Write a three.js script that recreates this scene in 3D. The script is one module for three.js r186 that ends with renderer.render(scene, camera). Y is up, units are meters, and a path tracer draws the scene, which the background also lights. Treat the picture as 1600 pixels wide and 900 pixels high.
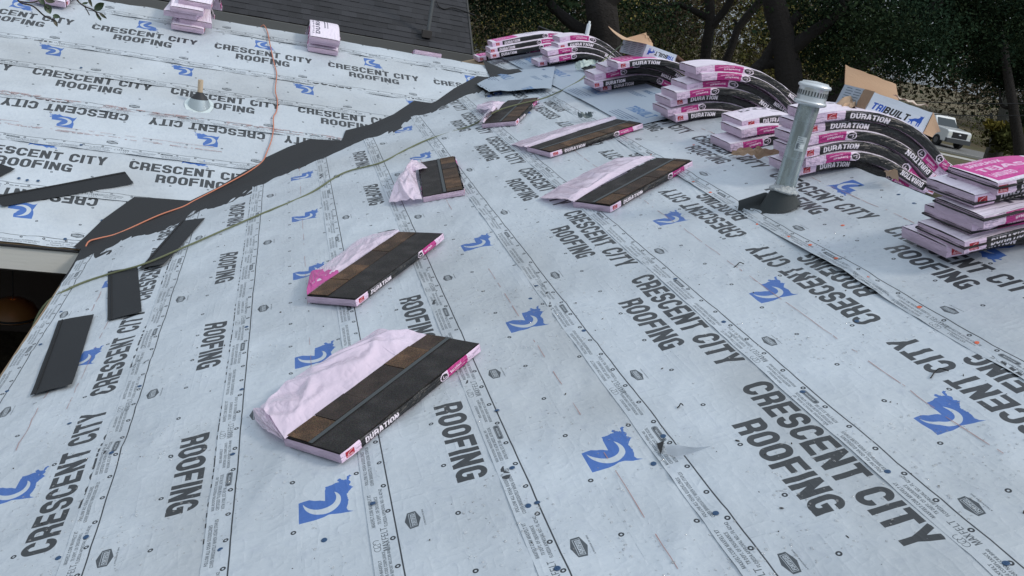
import * as THREE from 'three';
import { mergeGeometries } from 'three/addons/utils/BufferGeometryUtils.js';

// ---------- camera, sky, sun, exposure ----------
const PITCH = 0.339789, PITCH2 = 0.348282, CROSS_Y = -2.880080;   // roof slopes (rad) and the height where the cross roof meets z = 0
const scene = new THREE.Scene();
const camera = new THREE.PerspectiveCamera(2 * Math.atan(450 / 1338.460274) * 180 / Math.PI, 16 / 9, 0.05, 600);
camera.position.set(0, 1.988477, 0);
camera.rotation.order = 'YXZ';
camera.rotation.set(-0.329067, -0.309408, 0.197101);
camera.focus = 4;

const renderer = new THREE.WebGLRenderer({ antialias: true });
renderer.setSize(1024, 576);
renderer.toneMapping = THREE.LinearToneMapping;
renderer.toneMappingExposure = 1.12;
renderer.shadowMap.enabled = true;

// overcast sky: brighter towards the veiled sun and the zenith, greyer at the horizon
const SUN = new THREE.Vector3(0.62, 0.7, 0.36).normalize();
{
  const w = 256, h = 128, d = new Float32Array(w * h * 4);
  for (let j = 0; j < h; j++) for (let i = 0; i < w; i++) {
    const el = ((j + 0.5) / h - 0.5) * Math.PI, az = ((i + 0.5) / w - 0.5) * 2 * Math.PI;
    const v = new THREE.Vector3(Math.cos(el) * Math.cos(az), Math.sin(el), Math.cos(el) * Math.sin(az));
    const up = Math.max(0, v.y), glow = Math.pow(Math.max(0, v.dot(SUN)), 3);
    let L = v.y > 0 ? 0.38 + 0.32 * up + 0.46 * glow : 0.2;
    L *= 1 + 0.06 * Math.sin(7 * az + 3 * Math.sin(4 * el)) * up;
    const o = (j * w + i) * 4;
    d[o] = L * 0.87; d[o + 1] = L * 0.985; d[o + 2] = L * 1.12; d[o + 3] = 1;
  }
  const sky = new THREE.DataTexture(d, w, h, THREE.RGBAFormat, THREE.FloatType);
  sky.mapping = THREE.EquirectangularReflectionMapping; sky.magFilter = THREE.LinearFilter; sky.needsUpdate = true;
  scene.background = sky; scene.environment = sky; 
}
const sun = new THREE.DirectionalLight(0xfff2e2, 1.25);
sun.name = 'veiled_sun'; sun.position.copy(SUN).multiplyScalar(60); sun.castShadow = true; sun.shadow.radius = 20;
sun.shadow.mapSize.set(2048, 2048);
Object.assign(sun.shadow.camera, { left: -30, right: 30, top: 30, bottom: -30, near: 1, far: 160 });
scene.add(sun, sun.target);

// ---------- small helpers ----------
function rng(seed) { let s = seed >>> 0; return () => { s = (s + 0x6D2B79F5) | 0; let t = Math.imul(s ^ (s >>> 15), 1 | s); t = (t + Math.imul(t ^ (t >>> 7), 61 | t)) ^ t; return ((t ^ (t >>> 14)) >>> 0) / 4294967296; }; }
function h2(x, y) { let n = Math.imul(x | 0, 374761393) ^ Math.imul(y | 0, 668265263); n = Math.imul(n ^ (n >>> 13), 1274126177); return ((n ^ (n >>> 16)) >>> 0) / 4294967296; }
function noise(x, y) { const i = Math.floor(x), j = Math.floor(y), u = x - i, v = y - j, a = u * u * (3 - 2 * u), b = v * v * (3 - 2 * v); return (h2(i, j) * (1 - a) + h2(i + 1, j) * a) * (1 - b) + (h2(i, j + 1) * (1 - a) + h2(i + 1, j + 1) * a) * b; }
const fbm = (x, y) => 0.5 * noise(x, y) + 0.3 * noise(x * 2.1 + 7, y * 2.1) + 0.2 * noise(x * 4.3, y * 4.3 + 11);
const tileNoise = (x, y, p) => { const i = Math.floor(x), j = Math.floor(y), u = x - i, v = y - j, a = u * u * (3 - 2 * u), b = v * v * (3 - 2 * v), m = (k) => ((k % p) + p) % p; return (h2(m(i), m(j)) * (1 - a) + h2(m(i + 1), m(j)) * a) * (1 - b) + (h2(m(i), m(j + 1)) * (1 - a) + h2(m(i + 1), m(j + 1)) * a) * b; };
const lerp = (a, b, t) => a + (b - a) * t, clamp = (x, a, b) => Math.min(b, Math.max(a, x)), sstep = (a, b, x) => { const t = clamp((x - a) / (b - a), 0, 1); return t * t * (3 - 2 * t); };
const V3 = (x, y, z) => new THREE.Vector3(x, y, z);

const taken = {};
function numbered(name) { taken[name] = (taken[name] ?? -1) + 1; return taken[name] ? name + '_' + String(taken[name]).padStart(3, '0') : name; }
function tag(o, label, category, group, kind) { if (label) o.userData.label = label; if (category) o.userData.category = category; if (group) o.userData.group = group; if (kind) o.userData.kind = kind; return o; }
function thing(name, label, category, group) { const o = new THREE.Group(); o.name = numbered(name); scene.add(o); return tag(o, label, category, group); }
function mesh(name, geo, mat, parent, kind) { const m = new THREE.Mesh(geo, mat); m.name = parent ? name : numbered(name); m.castShadow = m.receiveShadow = true; if (kind) m.userData.kind = kind; (parent ?? scene).add(m); return m; }
function geoFrom(pos, uv, idx, col) { const g = new THREE.BufferGeometry(); g.setAttribute('position', new THREE.Float32BufferAttribute(pos, 3)); if (uv) g.setAttribute('uv', new THREE.Float32BufferAttribute(uv, 2)); if (col) g.setAttribute('color', new THREE.Float32BufferAttribute(col, 3)); g.setIndex(idx); g.computeVertexNormals(); return g; }
// a grid surface: f(i, j) -> { p: Vector3, uv: [u, v], c: [r, g, b] }
function grid(nu, nv, f) {
  const pos = [], uv = [], col = [], idx = []; let anyC = false;
  for (let j = 0; j <= nv; j++) for (let i = 0; i <= nu; i++) { const r = f(i / nu, j / nv, i, j); pos.push(r.p.x, r.p.y, r.p.z); uv.push(...(r.uv ?? [i / nu, j / nv])); if (r.c) { anyC = true; col.push(...r.c); } }
  for (let j = 0; j < nv; j++) for (let i = 0; i < nu; i++) { const a = j * (nu + 1) + i, b = a + 1, c = a + nu + 1, d = c + 1; idx.push(a, b, d, a, d, c); }
  return geoFrom(pos, uv, idx, anyC ? col : null);
}
function box(w, h, d, x = 0, y = 0, z = 0) { const g = new THREE.BoxGeometry(w, h, d); g.translate(x, y, z); return g; }
function tube(points, r, seg = 60, rs = 8) { return new THREE.TubeGeometry(new THREE.CatmullRomCurve3(points, false, 'centripetal'), seg, r, rs, false); }
function taper(points, r0, r1, seg = 14, rs = 8, rough = 0.12, seed = 1) {
  const c = new THREE.CatmullRomCurve3(points, false, 'centripetal'), fr = c.computeFrenetFrames(seg, false);
  return grid(rs, seg, (u, v, i, j) => { const p = c.getPointAt(v), a = u * Math.PI * 2, r = lerp(r0, r1, Math.pow(v, 0.8)) * (1 + rough * (noise((i % rs) * 1.7 + seed * 9, j * 0.9) - 0.5) * 2);
    return { p: p.clone().addScaledVector(fr.normals[j], Math.cos(a) * r).addScaledVector(fr.binormals[j], Math.sin(a) * r), uv: [u * 2, v * 6] }; });
}
const canvas = (w, h) => { const c = document.createElement('canvas'); c.width = w; c.height = h; return [c, c.getContext('2d')]; };
function canvasTex(c, srgb = true) { const t = new THREE.CanvasTexture(c); if (srgb) t.colorSpace = THREE.SRGBColorSpace; t.wrapS = t.wrapT = THREE.RepeatWrapping; t.magFilter = THREE.LinearFilter; return t; }
function noiseTex(n, f) { const d = new Uint8Array(n * n * 4); for (let y = 0; y < n; y++) for (let x = 0; x < n; x++) { const v = clamp(f(x / n, y / n) * 255, 0, 255), o = (y * n + x) * 4; d[o] = d[o + 1] = d[o + 2] = v; d[o + 3] = 255; } const t = new THREE.DataTexture(d, n, n); t.wrapS = t.wrapT = THREE.RepeatWrapping; t.magFilter = THREE.LinearFilter; t.needsUpdate = true; return t; }
const rep = (t, x, y) => { const c = t.clone(); c.repeat.set(x, y); c.needsUpdate = true; return c; };
const std = (o) => new THREE.MeshStandardMaterial(o), lin = (r, g, b) => new THREE.Color().setRGB(r, g, b);
// text squeezed into an exact box: from x0 to x1, letters of the given height standing on yBase
function fitText(g, s, x0, x1, yBase, cap, thick = 0, font = 'bold') {
  g.save(); g.font = font + ' 100px sans-serif'; const w = g.measureText(s).width; g.translate(x0, yBase); g.scale((x1 - x0) / w, cap / 72); g.fillText(s, 0, 0);
  if (thick) { g.lineWidth = thick; g.lineJoin = 'miter'; g.strokeStyle = g.fillStyle; g.strokeText(s, 0, 0); } g.restore();
}
// heavy condensed capitals, drawn stroke by stroke
const GLYPH = (() => {
  const W = 0.58, t = 0.2, h = t / 2, r = 0.2, line = (g, ...p) => { g.beginPath(); p.forEach(([x, y], i) => i ? g.lineTo(x, y) : g.moveTo(x, y)); g.stroke(); };
  const round = (g, p, rad) => { g.beginPath(); g.moveTo(...p[0]); for (let i = 1; i < p.length - 1; i++) g.arcTo(...p[i], ...p[i + 1], rad); g.lineTo(...p[p.length - 1]); g.stroke(); };
  const E = W - h;
  return { W, C: (g) => round(g, [[E, 0.66], [E, 1 - h], [h, 1 - h], [h, h], [E, h], [E, 0.34]], r), G: (g) => { round(g, [[E, 0.68], [E, 1 - h], [h, 1 - h], [h, h], [E, h], [E, 0.5]], r); line(g, [W * 0.5, 0.44], [W, 0.44]); line(g, [E, 0.5], [E, 0]); },
    O: (g) => round(g, [[W / 2, 1 - h], [h, 1 - h], [h, h], [E, h], [E, 1 - h], [W / 2 - 0.01, 1 - h]], r), U: (g) => round(g, [[h, 1], [h, h], [E, h], [E, 1]], r), D: (g) => { line(g, [h, 0], [h, 1]); round(g, [[h, 1 - h], [E, 1 - h], [E, h], [h, h]], r); },
    R: (g) => { line(g, [h, 0], [h, 1]); round(g, [[h, 1 - h], [E, 1 - h], [E, 0.44], [h, 0.44]], 0.18); round(g, [[W * 0.5, 0.44], [E, 0.40], [E, 0]], 0.1); }, B: (g) => { line(g, [h, 0], [h, 1]); round(g, [[h, 1 - h], [E - 0.02, 1 - h], [E - 0.02, 0.52], [h, 0.52]], 0.16); round(g, [[h, 0.5], [E, 0.5], [E, h], [h, h]], 0.18); },
    E: (g) => { line(g, [h, 0], [h, 1]); for (const y of [h, 0.5, 1 - h]) line(g, [0, y], [W * (y === 0.5 ? 0.9 : 1), y]); }, F: (g) => { line(g, [h, 0], [h, 1]); line(g, [0, 1 - h], [W, 1 - h]); line(g, [0, 0.5], [W * 0.9, 0.5]); }, L: (g) => { line(g, [h, 0], [h, 1]); line(g, [0, h], [W, h]); },
    T: (g) => { line(g, [0, 1 - h], [W, 1 - h]); line(g, [W / 2, 0], [W / 2, 1]); }, I: (g) => line(g, [h, 0], [h, 1]), N: (g) => { line(g, [h, 0], [h, 1]); line(g, [E, 0], [E, 1]); line(g, [h * 0.9, 1 - 0.02], [W - h * 0.9, 0.02]); }, Y: (g) => { line(g, [W / 2, 0], [W / 2, 0.45]); line(g, [h * 0.8, 1.0], [W / 2, 0.40]); line(g, [W - h * 0.8, 1.0], [W / 2, 0.40]); },
    A: (g) => { line(g, [h * 0.9, 0], [W / 2 - 0.03, 1]); line(g, [W - h * 0.9, 0], [W / 2 + 0.03, 1]); line(g, [W * 0.2, 0.28], [W * 0.8, 0.28]); },
    S: (g) => round(g, [[E, 0.68], [E, 1 - h], [h, 1 - h], [h, 0.5], [E, 0.5], [E, h], [h, h], [h, 0.32]], 0.17) };
})();
function blockText(g, s, x0, x1, yBase, cap) {
  const adv = (c) => (c === ' ' ? 0.26 : c === 'I' ? 0.2 : GLYPH.W) + 0.075, total = [...s].reduce((n, c) => n + adv(c), -0.075);
  g.save(); g.strokeStyle = g.fillStyle; g.lineWidth = 0.2; g.lineJoin = 'miter'; g.miterLimit = 2; g.lineCap = 'butt'; g.translate(x0, yBase); g.scale((x1 - x0) / total, -cap);
  for (const c of s) { if (c !== ' ') { g.save(); g.beginPath(); g.rect(-0.02, 0, GLYPH.W + 0.04, 1); g.clip(); GLYPH[c](g); g.restore(); } g.translate(adv(c), 0); }
  g.restore();
}
// roof frames: s runs up the slope, a runs away from the camera along the ridge, h stands off the surface
const E1 = V3(Math.cos(PITCH), Math.sin(PITCH), 0), NM = V3(-Math.sin(PITCH), Math.cos(PITCH), 0);
const E2 = V3(0, Math.sin(PITCH2), -Math.cos(PITCH2)), NC = V3(0, Math.cos(PITCH2), Math.sin(PITCH2));
const onMain = (s, a, h = 0) => V3(0, 0, -a).addScaledVector(E1, s).addScaledVector(NM, h);
const onCross = (x, t, h = 0) => V3(x, CROSS_Y, 0).addScaledVector(E2, t).addScaledVector(NC, h);
const qMain = new THREE.Quaternion().setFromAxisAngle(V3(0, 0, 1), PITCH), qCross = new THREE.Quaternion().setFromAxisAngle(V3(1, 0, 0), PITCH2);
const turn = (a) => new THREE.Quaternion().setFromAxisAngle(V3(0, 1, 0), a);
const S_EAVE = -1.33, S_RIDGE = 3.95, T_EAVE = 7.14, T_RIDGE = 11.47, A_FAR = 12.4, A_NEAR = -1.4;
const valleyA = (s) => (Math.tan(PITCH) * s * Math.cos(PITCH) - CROSS_Y) / Math.tan(PITCH2);             // on the main slope
const valleyX = (t) => (Math.tan(PITCH2) * t * Math.cos(PITCH2) + CROSS_Y) / Math.tan(PITCH);            // on the cross slope
const RIDGE = onMain(S_RIDGE, 0), CRIDGE = onCross(0, T_RIDGE);
const polyline = (pts) => (x) => { for (let i = 0; i < pts.length - 1; i++) if (x <= pts[i + 1][0] || i === pts.length - 2) { const [x0, y0] = pts[i], [x1, y1] = pts[i + 1]; return lerp(y0, y1, (x - x0) / (x1 - x0 || 1e-6)); } };

// ---------- textures ----------
const PERIOD = 1.22, WIDTH = 1.155, GREY = '#3d4145', PAPER = '#c1cad2';
const printTex = (() => {
  const N = 2048, [c, g] = canvas(N, N), X = (u) => u / PERIOD * N, Y = (w) => N - w / WIDTH * N, kx = N / PERIOD, ky = N / WIDTH;
  g.fillStyle = PAPER; g.fillRect(0, 0, N, N);
  const R = rng(5);
  for (let i = 0; i < 9000; i++) { const a = R() * Math.PI; g.strokeStyle = R() < 0.5 ? 'rgba(255,255,255,0.10)' : 'rgba(110,125,145,0.07)'; g.lineWidth = 1 + R() * 2; const x = R() * N, y = R() * N, l = 8 + R() * 40; g.beginPath(); g.moveTo(x, y); g.quadraticCurveTo(x + Math.cos(a) * l * 0.5 + R() * 8, y + Math.sin(a) * l * 0.5, x + Math.cos(a) * l, y + Math.sin(a) * l); g.stroke(); }
  for (let i = 0; i < 4200; i++) { const x = R() * N, y = R() * N, r = 5 + R() * R() * 45, v = R() < 0.5 ? '255,255,255' : '96,112,134', q = g.createRadialGradient(x, y, 0, x, y, r); q.addColorStop(0, `rgba(${v},${0.025 + R() * 0.04})`); q.addColorStop(1, `rgba(${v},0)`); g.fillStyle = q; g.fillRect(x - r, y - r, 2 * r, 2 * r); }
  const wrap = (f) => { for (const k of [-1, 0, 1]) { g.save(); g.translate(k * N, 0); f(); g.restore(); } };
  const O = 0.08;                                            // where the big text starts in the repeat
  g.fillStyle = GREY;
  blockText(g, 'CRESCENT CITY', X(O), X(O + 1.04), Y(0.482), 0.124 * ky);
  blockText(g, 'ROOFING', X(O + 0.232), X(O + 0.80), Y(0.328), 0.12 * ky);
  // the state outline with its crescent, printed in blue
  const bx = O + 0.409, by = 0.849, bw = 0.219;
  const P = (u, v) => [X(bx + u * bw), Y(by - v * bw)];
  g.fillStyle = '#456db4';
  const edge = [[0, 0], [0.58, 0], [0.6, 0.09], [0.605, 0.18], [0.55, 0.264], [0.52, 0.36], [0.467, 0.44], [0.72, 0.449], [0.86, 0.46], [0.86, 0.53], [0.895, 0.637], [0.888, 0.70], [0.97, 0.68], [0.98, 0.72], [0.92, 0.78], [0.886, 0.835], [0.98, 0.845], [1.02, 0.90], [0.977, 0.922], [0.88, 0.867], [0.815, 0.902], [0.735, 0.866], [0.69, 0.908], [0.646, 0.931], [0.57, 0.862], [0.5, 0.81], [0.435, 0.824], [0.36, 0.814], [0.324, 0.83], [0.19, 0.80], [0.13, 0.782], [0.06, 0.80], [0, 0.89], [0.03, 0.68], [0.065, 0.54], [0.07, 0.48], [0.034, 0.40], [0.01, 0.29]];
  g.beginPath();
  edge.forEach(([u, v], i) => { const n = i ? edge[i - 1] : [u, v]; if (i > 7 && i < 30) for (let k = 1; k <= 3; k++) g.lineTo(...P(lerp(n[0], u, k / 3) + (k < 3 ? (R() - 0.5) * 0.03 : 0), lerp(n[1], v, k / 3) + (k < 3 ? (R() - 0.5) * 0.03 : 0))); else g.lineTo(...P(u, v)); });
  g.closePath(); g.fill();
  g.fillStyle = PAPER; g.beginPath(); g.moveTo(...P(0.523, 0.07)); g.bezierCurveTo(...P(0.12, 0.10), ...P(-0.04, 0.5), ...P(0.28, 0.68)); g.bezierCurveTo(...P(0.42, 0.74), ...P(0.58, 0.70), ...P(0.657, 0.604)); g.bezierCurveTo(...P(0.52, 0.65), ...P(0.4, 0.64), ...P(0.32, 0.57)); g.bezierCurveTo(...P(0.18, 0.42), ...P(0.28, 0.18), ...P(0.523, 0.07)); g.fill();
  // worn ink
  for (let i = 0; i < 2600; i++) { g.fillStyle = 'rgba(192,202,212,' + (0.1 + R() * 0.35) + ')'; g.fillRect(R() * N, R() * N, 1 + R() * 3, 1 + R() * 3); }
  // nail marks: rings along both lines and in the body
  const ring = (u, w) => { g.lineWidth = 0.0062 * kx; g.strokeStyle = '#2c3136'; g.beginPath(); g.ellipse(X(u), Y(w), 0.0072 * kx, 0.0072 * ky, 0, 0, 7); g.stroke(); };
  wrap(() => { for (let k = 0; k < 8; k++) { ring(O + 0.09 + k * 0.1525, 0.076); ring(O + 0.122 + k * 0.1525, WIDTH - 0.076); }
    for (let k = 0; k < 2; k++) { ring(O + 0.36 + k * 0.61, 0.298); ring(O + 0.055 + k * 0.61, 0.298); ring(O + 0.02 + k * 0.61, 0.627); }
    for (let k = 0; k < 4; k++) ring(O + 0.065 + k * 0.305, WIDTH - 0.286); });
  g.fillStyle = '#34393e';
  g.fillRect(0, Y(0.0955), N, 0.0052 * ky); g.fillRect(0, Y(WIDTH - 0.0905), N, 0.0052 * ky);
  // the small print of one edge, drawn upright with its top towards the sheet edge at y = 0
  const small = (s, x0, x1, y, cap, f) => { g.fillStyle = '#555c62'; fitText(g, s, X(x0), X(x1), y, cap * ky, 1, f ?? 'bold'); };
  const band = (b) => { const y = (m) => m * ky;
    small('853-MAXFELT', b.code + 0.05, b.code + 0.15, y(0.026), 0.011); small('INTERTEK CODE COMPLIANCE', b.code + 0.01, b.code + 0.19, y(0.043), 0.011); small('RESEARCH REPORT NO.CCRR-8040', b.code, b.code + 0.2, y(0.06), 0.011);
    small('MAX', b.logo, b.logo + 0.055, y(0.062), 0.024); small('FELT', b.logo + 0.057, b.logo + 0.125, y(0.062), 0.024, '');
    g.strokeStyle = '#555c62'; g.lineWidth = 4; for (let k = 0; k < 3; k++) { g.beginPath(); g.ellipse(X(b.logo + 0.02 + k * 0.017), y(0.02), 0.013 * kx, 0.011 * ky, k, 0, 5); g.stroke(); }
    small('MAXFELT.COM MAXFELT XT', b.com, b.com + 0.19, y(0.024), 0.013); small('TX DEPT. OF INSURANCE', b.com + 0.012, b.com + 0.17, y(0.046), 0.012); small('FLORIDA APPROVAL NO.: FL 42142', b.com - 0.01, b.com + 0.21, y(0.067), 0.012);
    small('FOLLOW ALL OSHA GUIDELINES', b.osha, b.osha + 0.23, y(0.023), 0.013); small('COVER IMMEDIATELY WHEN USING STAPLES', b.osha - 0.015, b.osha + 0.255, y(0.043), 0.013);
    small('MAX ROOFING PRODUCTS PEARL, MS', b.max, b.max + 0.235, y(0.022), 0.011); small('CERTIFIED TO ASTM D8257, ASTM D226,', b.max, b.max + 0.25, y(0.04), 0.012); small('ASTM E108, ICC-ES 188', b.max, b.max + 0.14, y(0.06), 0.012);
    g.fillStyle = '#4a5157'; g.beginPath(); g.roundRect(X(b.pill), y(0.052), 0.105 * kx, 0.024 * ky, 0.01 * ky); g.fill(); g.strokeStyle = PAPER; g.lineWidth = 2; g.beginPath(); g.roundRect(X(b.pill) + 5, y(0.055), 0.105 * kx - 10, 0.018 * ky, 0.008 * ky); g.stroke(); g.fillStyle = PAPER; fitText(g, 'INTERTEK', X(b.pill + 0.02), X(b.pill + 0.085), y(0.068), 0.008 * ky);
    // hexagonal plate with FORTIFIED
    const fx = X(b.fort), fy = y(0.128), fw = 0.092 * kx, fh = 0.044 * ky; g.fillStyle = '#4a5157'; g.beginPath(); g.moveTo(fx, fy + fh * 0.2); g.lineTo(fx + fw / 2, fy - fh * 0.08); g.lineTo(fx + fw, fy + fh * 0.2); g.lineTo(fx + fw, fy + fh * 0.8); g.lineTo(fx + fw / 2, fy + fh * 1.08); g.lineTo(fx, fy + fh * 0.8); g.closePath(); g.fill();
    g.strokeStyle = PAPER; g.lineWidth = 3; g.strokeRect(fx + fw * 0.1, fy + fh * 0.27, fw * 0.8, fh * 0.46); g.fillStyle = PAPER; fitText(g, 'FORTIFIED', fx + fw * 0.14, fx + fw * 0.86, fy + fh * 0.68, fh * 0.32, 2); g.fillStyle = '#4a5157'; fitText(g, 'A PROGRAM OF IBHS', fx + fw * 0.0, fx + fw, fy + fh * 1.34, 9);
  };
  wrap(() => band({ code: O - 0.316, logo: O - 0.096, com: O + 0.055, osha: O + 0.308, max: O + 0.62, pill: O + 0.765, fort: O + 0.012 }));
  // the opposite edge carries the same print turned half round
  g.save(); g.translate(N, N); g.rotate(Math.PI); wrap(() => { const f = (u, l) => PERIOD - (O + u) - l; band({ code: f(1.05, 0.2), logo: f(0.94, 0.12), com: f(0.735, 0.19), osha: f(0.44, 0.23), max: f(0.125, 0.235), pill: f(0.116, 0.105), fort: f(0.9, 0.092) }); }); g.restore();
  const t = canvasTex(c); t.anisotropy = 8; return t;
})();
const triTex = (() => {                                       // the grey-blue sheet along the far ridge
  const N = 1024, [c, g] = canvas(N, N), R = rng(8); g.fillStyle = '#a2b0bf'; g.fillRect(0, 0, N, N);
  for (let i = 0; i < 3000; i++) { g.fillStyle = R() < 0.5 ? 'rgba(255,255,255,0.05)' : 'rgba(60,75,95,0.05)'; g.fillRect(R() * N, R() * N, 2 + R() * 30, 2); }
  g.fillStyle = '#4d74a2'; blockText(g, 'TRIBUILT', 120, 560, 640, 90); g.fillStyle = '#5f7088';
  for (let k = 0; k < 4; k++) g.fillRect(120, 690 + k * 22, 420 - k * 40, 9);
  g.fillStyle = '#4e6888'; blockText(g, 'TRIBUILT', 700, 900, 330, 42); for (let k = 0; k < 3; k++) g.fillRect(640, 380 + k * 16, 300 - 40 * k, 7);
  g.fillRect(100, 200, 150, 26); g.fillRect(360, 210, 90, 20); g.fillStyle = '#3b4653'; g.fillRect(0, 930, N, 5); for (let k = 0; k < 8; k++) g.fillRect(k * 128 + 40, 880, 60, 8);
  return canvasTex(c);
})();
const fibre = noiseTex(512, (x, y) => 0.34 * tileNoise(x * 90, y * 14, 512) + 0.3 * tileNoise(x * 24 + y * 24, y * 24 - x * 24, 512) + 0.25 * tileNoise(x * 8, y * 8, 8) + 0.11 * tileNoise(x * 128, y * 128, 128));
const ripple = noiseTex(512, (x, y) => { const r = (k, fx, fy, w) => Math.pow(1 - Math.abs(2 * tileNoise(x * fx + w * tileNoise(x * 6, y * 6, 6), y * fy + k, 512) - 1), 4); return clamp(0.36 * r(3, 10, 22, 2) + 0.3 * r(9, 26, 10, 2) + 0.22 * r(5, 40, 36, 1.5) + 0.2 * tileNoise(x * 60 + y * 20, y * 30, 512), 0, 1); });
const wetMap = noiseTex(256, (x, y) => clamp(0.30 + 0.5 * (0.6 * tileNoise(x * 5, y * 5, 5) + 0.4 * tileNoise(x * 16, y * 16, 16)) - 0.04, 0, 1));
const grain = noiseTex(256, (x, y) => 0.6 * h2(x * 256, y * 256) + 0.4 * tileNoise(x * 60, y * 60, 60));
const blotch = noiseTex(256, (x, y) => 0.55 * tileNoise(x * 6, y * 6, 6) + 0.3 * tileNoise(x * 19, y * 19, 19) + 0.15 * tileNoise(x * 60, y * 60, 60));
const creaseTex = noiseTex(512, (x, y) => { const a = Math.abs(tileNoise(x * 9 + 3 * tileNoise(x * 4, y * 4, 4), y * 5, 512) - 0.5) * 2, b = Math.abs(tileNoise(x * 26, y * 12, 512) - 0.5) * 2; return 0.6 * a + 0.3 * b + 0.1 * tileNoise(x * 60, y * 60, 60); });

// ---------- materials ----------
const M = {
  sheet: std({ map: printTex, vertexColors: true, roughness: 0.85, roughnessMap: rep(wetMap, 1.3, 1.3), bumpMap: rep(ripple, 1.37, 1.37), bumpScale: 0.0023 }),
  tri: std({ map: triTex, roughness: 0.5, bumpMap: rep(fibre, 2, 2), bumpScale: 0.001 }),
  membrane: std({ color: lin(0.016, 0.018, 0.021), roughness: 0.7, bumpMap: rep(grain, 6, 6), bumpScale: 0.0006 }),
  felt: std({ color: lin(0.014, 0.0165, 0.02), roughness: 0.75, bumpMap: rep(grain, 5, 5), bumpScale: 0.0007 }),
  deck: std({ color: lin(0.3, 0.22, 0.14), roughness: 0.85 }),
  fascia: std({ color: lin(0.72, 0.72, 0.68), roughness: 0.5, bumpMap: rep(blotch, 3, 3), bumpScale: 0.001 }),
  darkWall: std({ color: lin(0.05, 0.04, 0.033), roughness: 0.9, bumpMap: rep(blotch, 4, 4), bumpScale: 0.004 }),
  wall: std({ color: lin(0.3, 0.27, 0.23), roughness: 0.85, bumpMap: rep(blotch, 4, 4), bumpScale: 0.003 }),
  chalk: std({ color: lin(0.40, 0.245, 0.235), roughness: 0.9 }),
  blueCap: std({ color: lin(0.022, 0.07, 0.16), roughness: 0.4 }), orangeCap: std({ color: lin(0.72, 0.14, 0.06), roughness: 0.4 }),
  steelNail: std({ color: lin(0.35, 0.35, 0.36), roughness: 0.35, metalness: 0.8 }),
};

// ---------- the house under our feet: two slopes meeting in a valley ----------
const house = thing('house', 'house under reroofing with pale printed underlayment on both its roof slopes', 'house');
const ORIGIN = 0.08;
const cutFar = polyline([[-1.309, 6.64], [-1.199, 6.633], [-0.509, 7.236], [-0.083, 7.665], [0.034, 7.671], [0.397, 7.976], [0.512, 8.056], [1.011, 8.584], [1.126, 8.568], [1.592, 9.241], [1.698, 9.243], [2.161, 9.66], [2.248, 9.762], [2.75, 10.1], [2.95, 11.2], [3.0, A_FAR], [4.2, A_FAR]]);
const mottle = (x, y, k) => { const v = 0.78 + 0.31 * fbm(x * 1.7 + k, y * 1.7) + 0.08 * (noise(x * 9, y * 9 + k) - 0.5); const d = sstep(0.56, 0.78, noise(x * 0.9 + 40, y * 0.9 + k)) * 0.07; return [v - d * 0.8, v - d, v - d * 1.25]; };
// wrinkles of a loosely nailed sheet, in metres
const wrinkle = (s, a, k) => 0.010 * (fbm(s * 2.2 + k * 3.1, a * 2.6) - 0.5) + 0.010 * Math.pow(1 - Math.abs(2 * noise(s * 1.5 + a * 2.4 + k, (a - s) * 0.9 + k * 5) - 1), 5) + 0.006 * Math.pow(1 - Math.abs(2 * noise(s * 6 - a * 2.5, a * 3 + s * 2 + k * 3) - 1), 6) + 0.004 * Math.pow(1 - Math.abs(2 * noise(a * 9 + s * 3, s * 4 + k) - 1), 6);
const mainEdges = [-1.31, -0.592, -0.085, 0.485, 0.974, 1.533, 2.15, 2.941, S_RIDGE];
const mainStart = [2.856, 3.666, 2.205, 3.407, 2.048, 2.74, 1.736, 3.83];
const mainFlip = [1, 0, 1, 0, 1, 0, 1, 0], mainShift = [0, 0.018, 0.026, 0.012, 0.014, 0, 0, 0];
const sheetH = [];                                           // height of every sheet above the deck, for what lies on it
for (let k = 0; k < 8; k++) {
  const lo = mainEdges[k], hi = k < 7 ? mainEdges[k + 1] + 0.07 : S_RIDGE, ns = Math.ceil((hi - lo) / 0.045), na = 190;
  const under = sheetH[k - 1];
  const H = (s, a) => { const e = s - lo; let h = 0.003 + (1 - clamp(e / (hi - lo), 0, 1)) * 0.002 + Math.max(-0.0025, wrinkle(s, a, k));
    if (under && e < 0.25) h = lerp(under(s, a) + 0.0024, h, sstep(0.06, 0.25, e));
    h += Math.exp(-e / 0.02) * 0.005 * Math.max(0, noise(a * 3.3 + k * 7, 2.5) - 0.45);
    if (k === 7) h += Math.exp(-e / 0.10) * (0.018 * Math.exp(-Math.pow((a - 3.6) / 0.45, 2)) + 0.014 * Math.exp(-Math.pow((a - 5.6) / 0.5, 2))) + 0.012 * Math.exp(-Math.pow((e - 0.13) / 0.05, 2)) * noise(a * 2, 4);
    return Math.max(h, 0.002); };
  sheetH.push(H);
  const g = grid(ns, na, (u, v) => {
    const s = lerp(lo, hi, u), end = Math.max(0.5, cutFar(s)), a = A_NEAR + (end - A_NEAR) * (0.55 * v + 0.45 * v * v);
    const along = mainFlip[k] ? a - mainStart[k] : mainStart[k] - a, w = (s - lo - mainShift[k] * sstep(0.1, 0.25, s - lo)) / WIDTH;
    return { p: onMain(s, a, H(s, a)), uv: [(along + ORIGIN) / PERIOD, mainFlip[k] ? 1 - w : w], c: mottle(s, a, k * 13) };
  });
  mesh('underlayment_sheet', g, M.sheet, house);
}
const mainSheets = house.children.slice(0, 8);
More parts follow.
